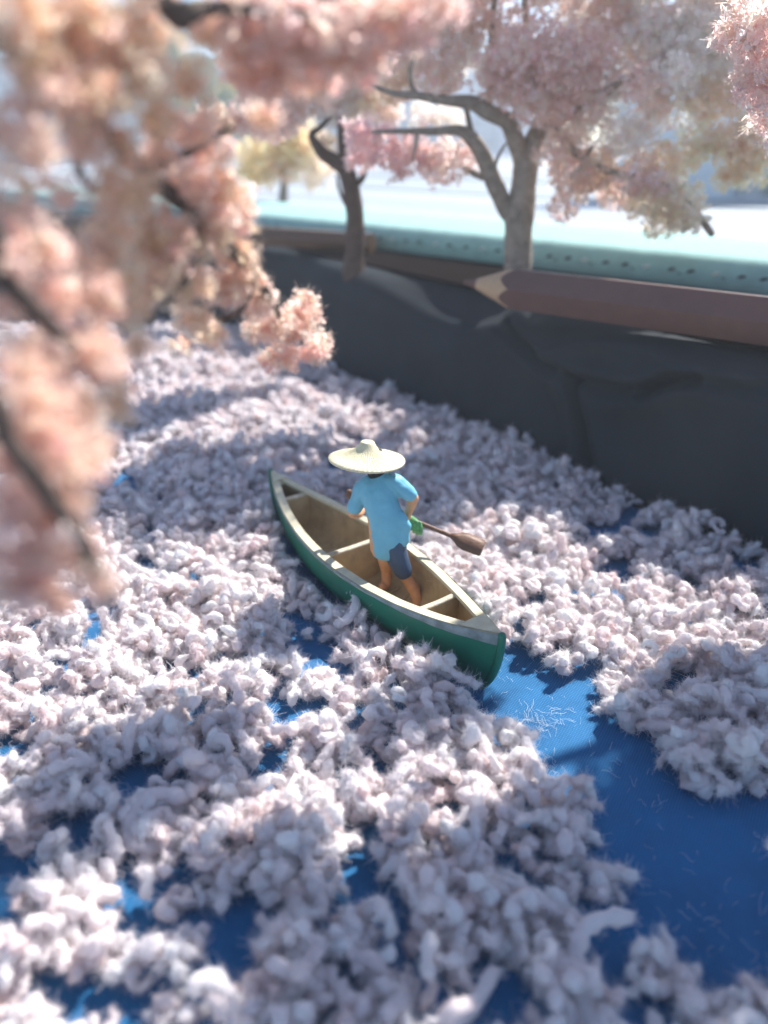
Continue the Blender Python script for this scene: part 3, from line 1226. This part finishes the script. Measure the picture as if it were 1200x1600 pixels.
strand([(285, 1245), (240, 1242), (205, 1275), (205, 1315), (240, 1325), (270, 1300), (255, 1270), (235, 1280)], [.2, .22, .2, .14, .12, .12, .14, .2], .052, 'long yarn strand curled into a spiral at the edge of the dark gap', M['yarn'], 1)
strand([(535, 905), (552, 920), (556, 945), (545, 965), (528, 975)], [.34, .38, .36, .3, .22], .045, 'pink yarn loop hooked against the green hull side', M['yarn'], 2)
strand([(553, 950), (562, 957)], [.2, .2], .065, 'deep pink yarn knot pressed against the canoe hull', M['yarn_pink'], 3)
strand([(980, 1432), (930, 1440), (905, 1470), (900, 1530), (925, 1600)], [.2, .24, .22, .16, .1], .05, 'long yarn strand arching at the river edge near the bottom', M['yarn'], 4)
strand([(770, 1520), (740, 1570), (690, 1605), (620, 1615)], [.12, .14, .12, .1], .045, 'long thin yarn strand crossing the bottom blue gap', M['yarn'], 5)

# lint fibres lying on the bare cloth
fv, ff = [], []
cnt = 0
while cnt < 230:
    u, v_ = rng.uniform(560, 1210), rng.uniform(990, 1600)
    if cnt < 60:
        u, v_ = rng.normal(845, 22), rng.normal(1122, 10)
    elif cnt < 100:
        u, v_ = rng.normal(745, 14), rng.normal(1130, 16)
    p = np.array(at(u, v_, .018))
    if not any(inpoly(p[0], p[1], g) for g in gaps_w):
        if cnt < 100:
            cnt += 1
        continue
    cnt += 1
    an = rng.uniform(0, 6.28)
    cu = rng.normal() * .35
    L_ = rng.uniform(.03, .11) * (2 if rng.random() < .08 else 1)
    wd = rng.uniform(.0007, .0013)
    b = len(fv)
    for q in range(6):
        d = np.array([math.cos(an), math.sin(an), 0])
        n_ = np.array([-d[1], d[0], .3]) * wd
        h = np.array([0, 0, .012 * math.sin(q * 1.2)])
        fv += [p - n_ + h, p + n_ + h]
        p = p + d * L_ / 5
        an += cu * .4
    for q in range(5):
        ff.append((b + 2 * q, b + 2 * q + 1, b + 2 * q + 3, b + 2 * q + 2))
lint = obj('lint', fv, ff, M['lint'])
tag(lint, 'fine white lint fibres scattered over the bare blue cloth', 'lint', kind='stuff')


# ------------------------------------------------------------------ trees
def blossom_src(seed, fibres):
    r = np.random.default_rng(seed)
    fv, ff = [], []
    for _ in range(16):                             # crumpled petals
        c = r.normal(size=3)
        c = c / np.linalg.norm(c) * r.uniform(.25, .95)
        nn_ = c / np.linalg.norm(c) + r.normal(size=3) * .6
        nn_ /= np.linalg.norm(nn_)
        a_ = np.cross(nn_, r.normal(size=3))
        a_ /= np.linalg.norm(a_)
        b_ = np.cross(nn_, a_)
        s_ = r.uniform(.28, .5)
        k0 = len(fv)
        fv += [c - a_ * s_ * .4, c + b_ * s_ * .7 + nn_ * .12 * r.normal(), c + a_ * s_ + nn_ * .2, c - b_ * s_ * .7 + nn_ * .12 * r.normal(), c + nn_ * .12]
        ff += [(k0, k0 + 4, k0 + 1), (k0 + 1, k0 + 4, k0 + 2), (k0 + 2, k0 + 4, k0 + 3), (k0 + 3, k0 + 4, k0)]
    for _ in range(fibres):
        d = r.normal(size=3)
        d /= np.linalg.norm(d)
        wv = np.cross(d, r.normal(size=3))
        wv = wv / np.linalg.norm(wv) * .02
        k0 = len(fv)
        e_ = d * r.uniform(1.0, 2.0)
        fv += [d * .5 - wv, d * .5 + wv, e_ + wv * .5, e_ - wv * .5]
        ff.append((k0, k0 + 1, k0 + 2, k0 + 3))
    me = mesh('blossom', fv, ff, M['blossom'])
    return bpy.data.objects.new('blossom_source', me)


blos = [blossom_src(500 + i, 22) for i in range(6)]

PINK = (.97, .82, .77)
PEACH = (.97, .83, .70)
CREAM = (.99, .89, .78)
LIT_WHITE = (.98, .92, .88)  # sunlit, backlit blossom put into the clump tint
MAUVE = (.95, .78, .76)
SALMON = (.97, .83, .76)


def crown(parent, clumps, size, dens, seed, gapn=.0):
    """clumps: (centre, (rx, ry, rz), colour)"""
    r = np.random.default_rng(seed)
    P, Ro, Sc, Ix, Ti = [], [], [], [], []
    for c, rad, col in clumps:
        rad = np.array(rad)
        n = max(8, int(dens * rad[0] * rad[1] * rad[2] ** .5 / (size * size)))
        off = r.uniform(0, 50, 3)
        k = 0
        while k < n:
            d = r.normal(size=3)
            d /= np.linalg.norm(d)
            q = d * r.random() ** .45
            nz = noise.noise(Vector(q * 1.9 + off))
            k += 1
            if nz < gapn:
                continue
            lump = 1 + .35 * noise.noise(Vector(d * 2.6 + off))
            P.append(np.array(c) + q * rad * lump)
            Ro.append(r.uniform(-3.1, 3.1, 3))
            s_ = size * r.uniform(.6, 1.35)
            Sc.append((s_, s_, s_))
            Ix.append(r.integers(0, len(blos)))
            g = r.normal() * .05
            cc = np.array(col) + g + r.normal(size=3) * .02
            if r.random() < .12:
                cc = cc * np.array([1.02, .9, .9])
            Ti.append((*np.clip(cc, .02, .97), 1))
    o = point_obj('crown', P, Ro, Sc, Ix, Ti, parent, M['blossom'])
    o['kind'] = 'stuff'
    scatter(o, blos)
    return o


def px_clumps(rows):
    out = []
    for u, v, D, rp_, col in rows:
        c = atD(u, v, D)
        dep_ = D * cp + (CAM_H - c.z) * sp
        r_ = rp_ * dep_ / F_PX
        out.append((c, (r_, r_ * 1.0, r_ * .85), col))
    return out


def branchset(mb, rows, n=9, sub=5, rough=.12):
    S_ = spline([(*atD(u, v, D), r_) for u, v, D, r_ in rows], sub)
    mb.tube([q[:3] for q in S_], [max(.008, q[3]) for q in S_], n, None, True,
            lambda q, i, k: noise.noise_vector(q * 3.5) * S_[min(max(i - 2, 0), len(S_) - 1)][3] * rough)


# main tree behind the pencil
t1 = empty('blossom_tree', tuple(at(808, 447, 2.12)))
tag(t1, 'large pink blossom tree with a forked grey trunk standing behind the pencil', 'tree')
TD = t1.location.y
mb = MB()
branchset(mb, [(808, 455, TD, .27), (809, 420, TD, .235), (810, 370, TD, .225), (812, 335, TD, .24), (818, 290, TD, .20), (824, 250, TD, .20), (838, 215, TD, .17), (852, 170, TD + .2, .13), (860, 110, TD + .4, .09), (880, 40, TD + .6, .06)], 14)
branchset(mb, [(808, 345, TD, .16), (790, 325, TD, .14), (772, 285, TD - .05, .14), (755, 245, TD - .1, .13), (735, 215, TD - .2, .11), (715, 204, TD - .3, .08), (670, 205, TD - .5, .055), (625, 205, TD - .7, .04), (582, 206, TD - .9, .02)], 12)
branchset(mb, [(822, 270, TD, .16), (808, 225, TD - .1, .14), (792, 190, TD - .2, .13), (762, 175, TD - .3, .12), (738, 160, TD - .4, .10), (700, 157, TD - .5, .075), (655, 150, TD - .6, .055), (612, 145, TD - .8, .04), (576, 130, TD - 1, .018)], 12)
branchset(mb, [(655, 151, TD - .6, .04), (643, 135, TD - .65, .035), (641, 110, TD - .7, .03), (648, 85, TD - .7, .02)], 8)
branchset(mb, [(652, 205, TD - .6, .03), (650, 225, TD - .6, .025), (644, 250, TD - .6, .014)], 8)
branchset(mb, [(745, 230, TD - .1, .05), (735, 200, TD - .1, .045), (728, 165, TD - .2, .04)], 8)
branchset(mb, [(768, 285, TD - .1, .04), (776, 250, TD - .2, .03), (790, 225, TD - .3, .02)], 8)
branchset(mb, [(755, 278, TD, .05), (735, 268, TD, .05), (722, 262, TD, .02)], 8)
branchset(mb, [(838, 215, TD, .10), (870, 190, TD - .2, .08), (915, 165, TD - .5, .06), (985, 120, TD - .8, .05), (1060, 100, TD - 1, .03)], 10)
branchset(mb, [(850, 180, TD, .09), (900, 240, TD - .6, .06), (960, 270, TD - .9, .05), (1040, 290, TD - 1.2, .04), (1085, 330, TD - 1.3, .05), (1112, 365, TD - 1.4, .05)], 10)
branchset(mb, [(760, 175, TD, .08), (772, 110, TD + .2, .07), (768, 50, TD + .3, .06), (775, -20, TD + .4, .05)], 10)
branchset(mb, [(845, 190, TD, .09), (828, 110, TD + .3, .07), (822, 30, TD + .4, .06), (820, -40, TD + .5, .05)], 10)
branchset(mb, [(925, 230, TD - .6, .03), (905, 262, TD - .8, .025), (890, 280, TD - .8, .015)], 8)
mb.build('trunk', M['bark'], t1)
D = TD
rows = [
    (800, 105, D - .5, 62, PINK), (860, 90, D - .6, 66, PINK), (920, 95, D - .6, 58, PINK), (830, 150, D - .6, 52, PINK), (890, 150, D - .5, 60, PINK), (800, 50, D + .2, 40, PINK), (950, 150, D - .4, 40, LIT_WHITE),
    (690, 110, D - .3, 50, SALMON), (690, 80, D + .2, 42, LIT_WHITE), (640, 80, D, 40, PINK), (620, 130, D - .1, 36, PEACH), (730, 85, D + .3, 34, LIT_WHITE),
    (700, 185, D + .5, 30, LIT_WHITE), (660, 180, D + .4, 26, LIT_WHITE), (585, 225, D - .2, 46, MAUVE), (560, 205, D - .1, 30, MAUVE), (640, 240, D, 40, MAUVE), (690, 255, D, 42, PINK), (735, 240, D + .2, 30, PINK), (620, 275, D - .1, 18, PINK), (560, 250, D, 24, MAUVE),
    (880, 235, D - .5, 46, SALMON), (900, 280, D - .6, 42, SALMON), (880, 325, D - .6, 26, PINK), (940, 260, D - .7, 40, PEACH), (960, 300, D - .6, 34, SALMON), (985, 215, D - .7, 46, LIT_WHITE), (930, 190, D - .4, 40, LIT_WHITE),
    (1000, 320, D - .9, 30, CREAM), (1040, 315, D - 1.1, 40, CREAM), (1070, 335, D - 1.2, 36, CREAM), (1030, 350, D - 1.0, 26, CREAM), (1045, 255, D - .8, 44, PEACH), (1095, 225, D - .8, 40, CREAM), (1150, 225, D - .9, 52, PEACH), (1180, 255, D - .9, 42, PEACH), (1200, 200, D - .8, 46, CREAM),
    (1010, 50, D - .2, 60, LIT_WHITE), (1070, 60, D - .3, 64, LIT_WHITE), (1060, 120, D - .5, 52, LIT_WHITE), (1000, 110, D - .2, 46, PINK), (1120, 150, D - .6, 46, PEACH), (1080, 175, D - .4, 36, LIT_WHITE), (960, 30, D, 50, PINK), (1130, 40, D, 60, LIT_WHITE), (1090, 300, D - 1.2, 16, CREAM),
    (900, 20, D + .4, 44, LIT_WHITE), (700, 30, D + .4, 50, PINK), (760, -30, D + .6, 60, PINK), (640, 20, D + .3, 52, SALMON), (880, -50, D, 80, PINK), (1000, -50, D, 80, LIT_WHITE), (1120, -60, D, 80, PINK), (660, -60, D, 80, PINK), (1240, 60, D, 70, PINK), (1260, 180, D - .4, 60, PEACH),
    (985, 285, D - 1.3, 26, PINK), (1020, 288, D - 1.4, 26, PINK), (1060, 305, D - 1.5, 26, CREAM), (1085, 335, D - 1.6, 22, CREAM), (1000, 130, D - 1.1, 34, PINK), (1050, 110, D - 1.2, 34, LIT_WHITE),
    (1170, 110, D - .4, 50, PINK), (1120, 105, D - .4, 42, LIT_WHITE), (1095, 20, D - .1, 52, LIT_WHITE), (1190, 40, D - .3, 50, LIT_WHITE), (1020, 175, D - .5, 38, PINK), (1140, 280, D - 1, 26, PEACH), (780, 130, D - .4, 40, PINK), (745, 40, D + .2, 36, SALMON), (1000, 270, D - .9, 34, PINK), (920, 60, D, 40, PINK),
    (860, -150, D + .5, 100, PINK), (1040, -150, D, 100, PINK), (700, -150, D + .5, 90, PINK),
]
crown(t1, px_clumps([(a_, b_, c_, d_, tuple(min(.985, q + .015) for q in e_)) for a_, b_, c_, d_, e_ in rows]), .05, 8, 11, -.24)

# second tree, further along the bank
t2 = empty('blossom_tree', tuple(at(553, 419, 2.12)))
tag(t2, 'slender crooked blossom tree with dark trunk standing where the grey bank ends', 'tree')
TD = t2.location.y
mb = MB()
branchset(mb, [(553, 428, TD, .23), (553, 415, TD, .20), (555, 370, TD, .19), (554, 330, TD, .17), (548, 290, TD, .17), (538, 262, TD, .16), (520, 250, TD, .13), (503, 238, TD - .1, .11), (487, 212, TD - .2, .07), (500, 200, TD - .2, .05), (515, 183, TD - .2, .04)], 12)
branchset(mb, [(542, 268, TD, .11), (535, 230, TD, .09), (533, 190, TD, .07), (530, 150, TD + .1, .06), (520, 90, TD + .2, .05), (540, 30, TD + .2, .04)], 10)
branchset(mb, [(533, 190, TD, .03), (515, 160, TD, .022), (508, 135, TD, .015)], 8)
branchset(mb, [(549, 295, TD, .05), (565, 280, TD - .1, .06), (572, 262, TD - .1, .04)], 8)
branchset(mb, [(540, 320, TD, .03), (530, 295, TD, .03), (526, 275, TD, .02)], 8)
mb.build('trunk', M['bark2'], t2)
rows = [(520, 165, TD, 36, LIT_WHITE), (545, 130, TD + .1, 42, LIT_WHITE), (480, 145, TD, 40, SALMON), (440, 130, TD, 44, LIT_WHITE), (410, 150, TD, 40, SALMON), (390, 180, TD, 36, PINK), (500, 80, TD, 44, PINK), (560, 70, TD, 40, PINK), (440, 70, TD, 50, PEACH), (450, 185, TD - .1, 30, PINK),
        (510, 225, TD + .3, 22, CREAM), (545, 225, TD + .3, 20, CREAM), (380, 90, TD, 46, PEACH), (520, 20, TD, 50, PINK), (580, 150, TD, 30, PEACH), (340, 190, TD, 34, PEACH), (500, -50, TD, 70, PINK), (400, -20, TD, 70, PINK), (590, 110, TD + .5, 44, PINK), (600, 170, TD + .5, 34, SALMON), (550, 175, TD + .4, 30, LIT_WHITE), (470, 105, TD + .3, 40, LIT_WHITE), (430, 190, TD + .3, 36, PINK), (600, 30, TD + .5, 50, PINK), (540, 95, TD + .6, 40, LIT_WHITE)]
crown(t2, px_clumps(rows), .052, 8.5, 12, -.32)

# small far tree on the mint mat
t3 = empty('blossom_tree', tuple(at(442, 318, 2.54)))
tag(t3, 'small pale cream blossom tree standing on the mint mat far behind', 'tree')
TD = t3.location.y
mb = MB()
branchset(mb, [(442, 324, TD, .16), (443, 300, TD, .13), (445, 270, TD, .12), (440, 240, TD, .08), (430, 210, TD, .05)], 10)
branchset(mb, [(445, 270, TD, .07), (460, 250, TD, .06), (475, 235, TD, .03)], 8)
mb.build('trunk', M['bark'], t3)
CREAM2 = (.99, .86, .62)
rows = [(400, 250, TD, 40, CREAM2), (440, 225, TD, 46, CREAM2), (395, 270, TD, 26, CREAM2), (480, 225, TD, 36, CREAM2), (475, 255, TD, 34, CREAM), (445, 260, TD - .2, 30, PEACH), (500, 265, TD, 26, CREAM), (450, 205, TD, 26, CREAM), (420, 280, TD, 16, CREAM), (485, 285, TD, 16, CREAM)]
crown(t3, px_clumps(rows), .11, 6, 13, -.2)

# near tree: trunk out of the frame on the left, boughs hanging past the lens
t4 = empty('blossom_tree', (-4.6, 4.2, 0))
tag(t4, 'near peach blossom tree whose blurred boughs hang across the left side', 'tree')
mb = MB()


def b3(rows, n=10):
    S_ = spline(rows, 6)
    mb.tube([q[:3] for q in S_], [max(.01, q[3]) for q in S_], n, None, True,
            lambda q, i, k: noise.noise_vector(q * 3.5) * S_[min(max(i - 2, 0), len(S_) - 1)][3] * .12)


def w4(u, v, D, r_):
    return (*atD(u, v, D), r_)


b3([(-4.6, 4.2, -.02, .34), (-4.55, 4.2, 1.2, .27), (-4.4, 4.1, 2.6, .25), (-4.1, 4.0, 4.0, .23), (-3.6, 4.0, 5.4, .2), (-2.9, 4.2, 6.6, .14)], 14)
b3([(-4.1, 4.0, 4.0, .14), (-3.0, 3.6, 5.0, .10), w4(-60, 40, 3.2, .06), w4(60, 115, 3.3, .045), w4(150, 190, 3.5, .042), w4(220, 265, 3.7, .04), w4(300, 330, 3.9, .045), w4(350, 380, 4.1, .04), w4(400, 430, 4.4, .03), w4(440, 500, 4.8, .02)])
b3([(-4.4, 4.1, 2.9, .12), (-3.0, 3.2, 3.8, .08), w4(-80, 340, 2.8, .045), w4(0, 430, 2.7, .038), w4(60, 490, 2.7, .032), w4(130, 560, 2.8, .025), w4(190, 600, 2.9, .015)])
b3([(-4.4, 4.1, 2.6, .12), (-3.0, 2.9, 3.2, .08), w4(-90, 600, 2.3, .04), w4(20, 700, 2.2, .036), w4(80, 780, 2.2, .034), w4(130, 850, 2.2, .03), w4(165, 930, 2.25, .022)])
b3([(-3.6, 4.0, 5.4, .12), (-2.0, 3.7, 6.0, .08), w4(230, -20, 3.6, .05), w4(290, 18, 3.6, .045), w4(330, 12, 3.7, .03), w4(450, 20, 3.8, .025), w4(560, 40, 3.9, .02)])
b3([w4(220, 265, 3.7, .03), w4(290, 240, 3.8, .02), w4(360, 200, 3.9, .012)], 8)
b3([w4(300, 330, 3.9, .03), w4(300, 420, 3.8, .02), w4(250, 480, 3.8, .012)], 8)
b3([w4(400, 430, 4.4, .025), w4(370, 490, 4.5, .02), w4(320, 500, 4.6, .012)], 8)
b3([w4(150, 190, 3.5, .03), w4(120, 250, 3.4, .02), w4(145, 300, 3.4, .02)], 8)
mb.build('trunk', M['bark2'], t4)
rows = [
    (40, 30, 3.2, 60, PEACH), (120, 80, 3.4, 70, PEACH), (210, 110, 3.5, 54, CREAM), (70, 150, 3.2, 60, SALMON), (150, 150, 3.3, 50, PEACH), (220, 30, 3.6, 54, PEACH), (300, 130, 3.7, 40, CREAM), (20, 210, 3.2, 40, SALMON), (250, 190, 3.6, 36, PEACH), (60, 230, 3.0, 44, SALMON),
    (140, 5, 3.4, 50, PEACH), (300, 50, 3.8, 30, CREAM), (360, 40, 3.8, 54, SALMON), (430, 50, 3.9, 72, PINK), (510, 60, 3.9, 66, PINK), (570, 40, 4.0, 56, PINK), (500, 110, 4.0, 44, PINK), (630, 30, 4.0, 52, PINK), (690, 5, 4.1, 40, PINK), (440, 120, 4.0, 40, PINK), (385, 110, 3.9, 40, SALMON), (410, 180, 4.2, 30, SALMON), (560, 95, 4.0, 36, PINK),
    (300, 200, 3.8, 38, SALMON), (330, 240, 3.9, 30, SALMON), (240, 250, 3.7, 40, SALMON), (290, 290, 3.9, 44, SALMON), (350, 300, 4.1, 42, PEACH), (375, 340, 4.3, 30, SALMON), (215, 310, 3.6, 36, PEACH), (240, 360, 3.7, 48, PEACH), (310, 370, 3.9, 48, PEACH), (370, 400, 4.3, 40, PEACH), (170, 370, 3.3, 40, PEACH), (290, 440, 3.9, 46, PEACH), (230, 440, 3.6, 46, PEACH), (350, 450, 4.3, 40, SALMON), (400, 470, 4.6, 38, SALMON),
    (430, 510, 4.8, 38, SALMON), (470, 500, 4.9, 34, SALMON), (490, 545, 5.0, 26, SALMON), (450, 555, 4.9, 26, SALMON), (400, 520, 4.7, 24, SALMON), (300, 500, 4.2, 30, PEACH), (330, 525, 4.4, 26, PEACH), (280, 540, 4.3, 18, PEACH), (480, 470, 5.0, 20, SALMON),
    (30, 330, 3.0, 36, SALMON), (60, 380, 2.9, 50, SALMON), (130, 410, 3.1, 46, SALMON), (20, 410, 2.8, 44, SALMON), (150, 470, 3.0, 50, SALMON), (90, 460, 2.9, 40, SALMON), (200, 490, 3.2, 30, PEACH), (100, 540, 2.8, 56, SALMON), (160, 560, 2.8, 46, SALMON), (40, 570, 2.6, 50, SALMON), (10, 490, 2.7, 24, SALMON), (190, 600, 2.9, 22, PEACH),
    (180, 300, 3.4, 44, PEACH), (100, 310, 3.2, 30, SALMON), (20, 280, 3.0, 26, PEACH), (130, 220, 3.3, 40, SALMON), (190, 230, 3.5, 36, PEACH), (60, 90, 3.2, 50, PEACH), (180, 430, 3.2, 44, PEACH), (260, 400, 3.7, 40, SALMON), (330, 340, 4.0, 40, SALMON), (380, 440, 4.4, 34, PEACH), (420, 560, 4.9, 18, SALMON), (510, 530, 5.1, 16, SALMON), (210, 540, 3.2, 24, PEACH), (60, 700, 2.4, 60, SALMON), (180, 640, 2.9, 30, PEACH), (150, 690, 2.6, 36, SALMON),
    (60, 640, 2.5, 60, SALMON), (130, 630, 2.7, 50, SALMON), (20, 700, 2.4, 60, PINK), (100, 710, 2.4, 54, SALMON), (60, 780, 2.3, 60, PINK), (120, 790, 2.3, 36, SALMON), (20, 840, 2.2, 60, PINK), (90, 860, 2.2, 56, PINK), (140, 890, 2.2, 32, SALMON), (60, 910, 2.2, 42, PINK), (10, 920, 2.15, 36, PINK), (95, 945, 2.2, 18, SALMON), (160, 920, 2.2, 20, SALMON),
]
crown(t4, px_clumps([(a_, b_, c_, d_, tuple(np.array(e_) * (.98, .93, .88))) for a_, b_, c_, d_, e_ in rows]), .042, 15, 14, -.42)

# tree on the right-hand bank: only the tips of its crown reach into the frame, its shade falls on the river
t5 = empty('blossom_tree', (7.6, 9.2, 2.12))
tag(t5, 'pink blossom tree reaching in from the top right, only its tips showing', 'tree')
mb = MB()
b3([(7.6, 9.2, 2.1, .3), (7.5, 9.1, 3.4, .24), (7.2, 9.0, 4.8, .2), (6.4, 8.6, 6.0, .14), (4.8, 8.0, 7.0, .08), (3.4, 7.4, 7.4, .04)], 12)
b3([(7.2, 9.0, 4.8, .14), (7.0, 9.4, 6.4, .1), (6.0, 9.6, 7.8, .05)], 10)
b3([(6.4, 8.6, 6.0, .1), (5.0, 7.6, 6.2, .06), (4.6, 7.4, 5.5, .03)], 10)
mb.build('trunk', M['bark2'], t5)
cl5 = px_clumps([(1185, 40, 8.0, 60, PINK), (1190, 130, 8.0, 50, PINK), (1205, 190, 8.1, 34, PINK), (1150, 50, 8.2, 34, PINK), (1240, 80, 8.0, 70, MAUVE)])
for (x, y, z, r_, c) in [(3.3, 9.2, 7.5, .6, PINK), (2.6, 8.9, 7.4, .62, PINK), (3.9, 8.1, 7.5, .55, PINK), (4.8, 7.9, 7.4, .6, PINK), (5.6, 8.1, 7.3, .6, PINK), (6.9, 9.0, 7.4, .65, PINK), (7.5, 9.6, 7.4, .8, PINK), (4.3, 7.2, 7.2, .5, PINK), (5.4, 7.0, 7.0, .6, PINK),
                         (6.3, 7.4, 6.8, .65, PINK), (7.3, 7.6, 6.8, .8, PINK), (7.8, 6.4, 6.4, .8, PINK), (8.6, 7.4, 6.6, .9, PINK), (6.4, 6.2, 6.7, .6, PINK), (8.4, 9.4, 7.0, .9, PINK), (6.2, 8.2, 7.2, .7, PINK), (6.9, 8.3, 7.2, .7, PINK), (7.6, 8.6, 7.0, .7, PINK), (5.9, 7.6, 7.2, .6, PINK)]:
    cl5.append(((x, y, z), (r_, r_, r_ * .6), c))  # unseen clumps above the frame, laid out to shade river and foreground
crown(t5, cl5, .085, 9, 15, -.5)

# ------------------------------------------------------------------ far behind: pale ledge, low wall, shrub
def slabq(a0, a1, b0, b1, z0, z1):
    q = [F0 + fd * a_ + fn * b_ for a_, b_ in ((a0, b0), (a1, b0), (a1, b1), (a0, b1))]
    return [(p.x, p.y, z0) for p in q] + [(p.x, p.y, z1) for p in q], [(3, 2, 1, 0), (4, 5, 6, 7), (0, 1, 5, 4), (1, 2, 6, 5), (2, 3, 7, 6), (3, 0, 4, 7)]


led = empty('ledge', (0, 30, 0))
tag(led, 'wide pale ledge of long boards running behind the mint mat', 'ledge')
for k, (b0, b1, dz) in enumerate([(2.86, 6.5, 0), (6.56, 10.5, -.02), (10.6, 13.5, -.03), (13.6, 20, .02), (20.2, 23, -.05), (23.2, 36, .03), (36.3, 52, 0), (52.4, 70, .02)]):
    v, f = slabq(-40, 90, b0, b1, 0, 2.36 + dz)
    obj('board', v, f, M['pale'] if k % 2 == 0 else M['pale2'], led, smooth=False)
wr = empty('panel_wall', (20, 30, 2.36))
tag(wr, 'blue grey panel wall with pale upright posts at right behind the crown', 'wall')
MB().box((8.4, 30, 2.3), (60, 30.4, 8.4)).build('panel', M['bluegrey'], wr, smooth=False)
for i in range(9):
    x = 13.2 + i * 1.05
    MB().box((x, 29.5, 2.42), (x + .7, 29.97, 6.8)).build('post', M['pale'], wr, smooth=False)
MB().box((8.2, 29.3, 2.3), (60, 29.96, 2.43)).build('sill', M['bluegrey'], wr, smooth=False)

bld = empty('backdrop_building', (0, 110, 0))  # invented backdrop that hides the yellow sky along the horizon
tag(bld, 'pale blue grey building with rows of windows, added far off to cover the yellow horizon', 'building')
MB().box((-60, 110, 0), (22, 124, 13)).build('wall', M['bluewall'], bld, smooth=False)
MB().box((-60.4, 109.4, 13), (22.4, 124.4, 13.6)).build('roof', M['pale'], bld, smooth=False)
for row in range(2):
    for k in range(14):
        x = -58 + k * 5.8
        fr = MB().box((x, 109.8, 3.4 + row * 4.6), (x + 3.4, 109.99, 6.4 + row * 4.6)).build('window', M['pale'], bld, smooth=False)
        g_ = MB().box((x + .25, 109.7, 3.65 + row * 4.6), (x + 3.15, 109.79, 6.15 + row * 4.6)).build('pane', M['glass'], bld, smooth=False)
        g_.parent = fr
        g_.location = (0, 0, 0)

for (x, y, h, r0, lab) in [(-25, 96, 17, 5.0, 'bright green leafy tree far off behind the near peach boughs'), (-16, 100, 9.5, 3.4, 'grey green bushy tree far off beside the small cream tree')]:
    e = empty('leafy_tree', (x, y, 0))
    tag(e, lab, 'tree')
    mb = MB()
    b3([(x, y, -.02, .5), (x + .2, y, h * .4, .4), (x, y, h * .7, .25), (x - .2, y, h * .9, .1)], 10)
    b3([(x + .2, y, h * .45, .25), (x + 1.2, y, h * .7, .12)], 8)
    b3([(x + .2, y, h * .4, .25), (x - 1.3, y, h * .68, .12)], 8)
    mb.build('trunk', M['bark2'], e)
    P, Ro, Sc, Ix, Ti = [], [], [], [], []
    rr = np.random.default_rng(int(h * 10))
    for c in range(14):
        cc = np.array([x, y, h * .72]) + rr.normal(size=3) * np.array([r0 * .6, r0 * .6, h * .16])
        for _ in range(160):
            d = rr.normal(size=3)
            d /= np.linalg.norm(d)
            P.append(cc + d * r0 * .45 * rr.random() ** .4)
            Ro.append(rr.uniform(-3, 3, 3))
            Sc.append([.3 * rr.uniform(.6, 1.3)] * 3)
            Ix.append(rr.integers(0, 6))
            Ti.append((*(np.array((.34, .46, .13)) * rr.uniform(.6, 1.2)), 1))
    o = point_obj('crown', P, Ro, Sc, Ix, Ti, e, M['blossom'])
    o['kind'] = 'stuff'
    scatter(o, blos)

# ------------------------------------------------------------------ thin sunlit haze round the whole place, added to imitate lens flare
hz = MB().box((-70, -8, -1.2), (100, 140, 24)).build('veil', None, smooth=False)
hz['kind'] = 'stuff'
hz['label'] = 'thin pale sunlit haze added to imitate lens flare'
hm = bpy.data.materials.new('veil')
hm.use_nodes = True
hm.node_tree.nodes.clear()
ho = hm.node_tree.nodes.new('ShaderNodeOutputMaterial')
hv = hm.node_tree.nodes.new('ShaderNodeVolumePrincipled')
hv.inputs['Color'].default_value = (.93, .96, 1, 1)
hv.inputs['Density'].default_value = .0031
hv.inputs['Anisotropy'].default_value = .35
hm.node_tree.links.new(hv.outputs[0], ho.inputs['Volume'])
hz.data.materials.append(hm)
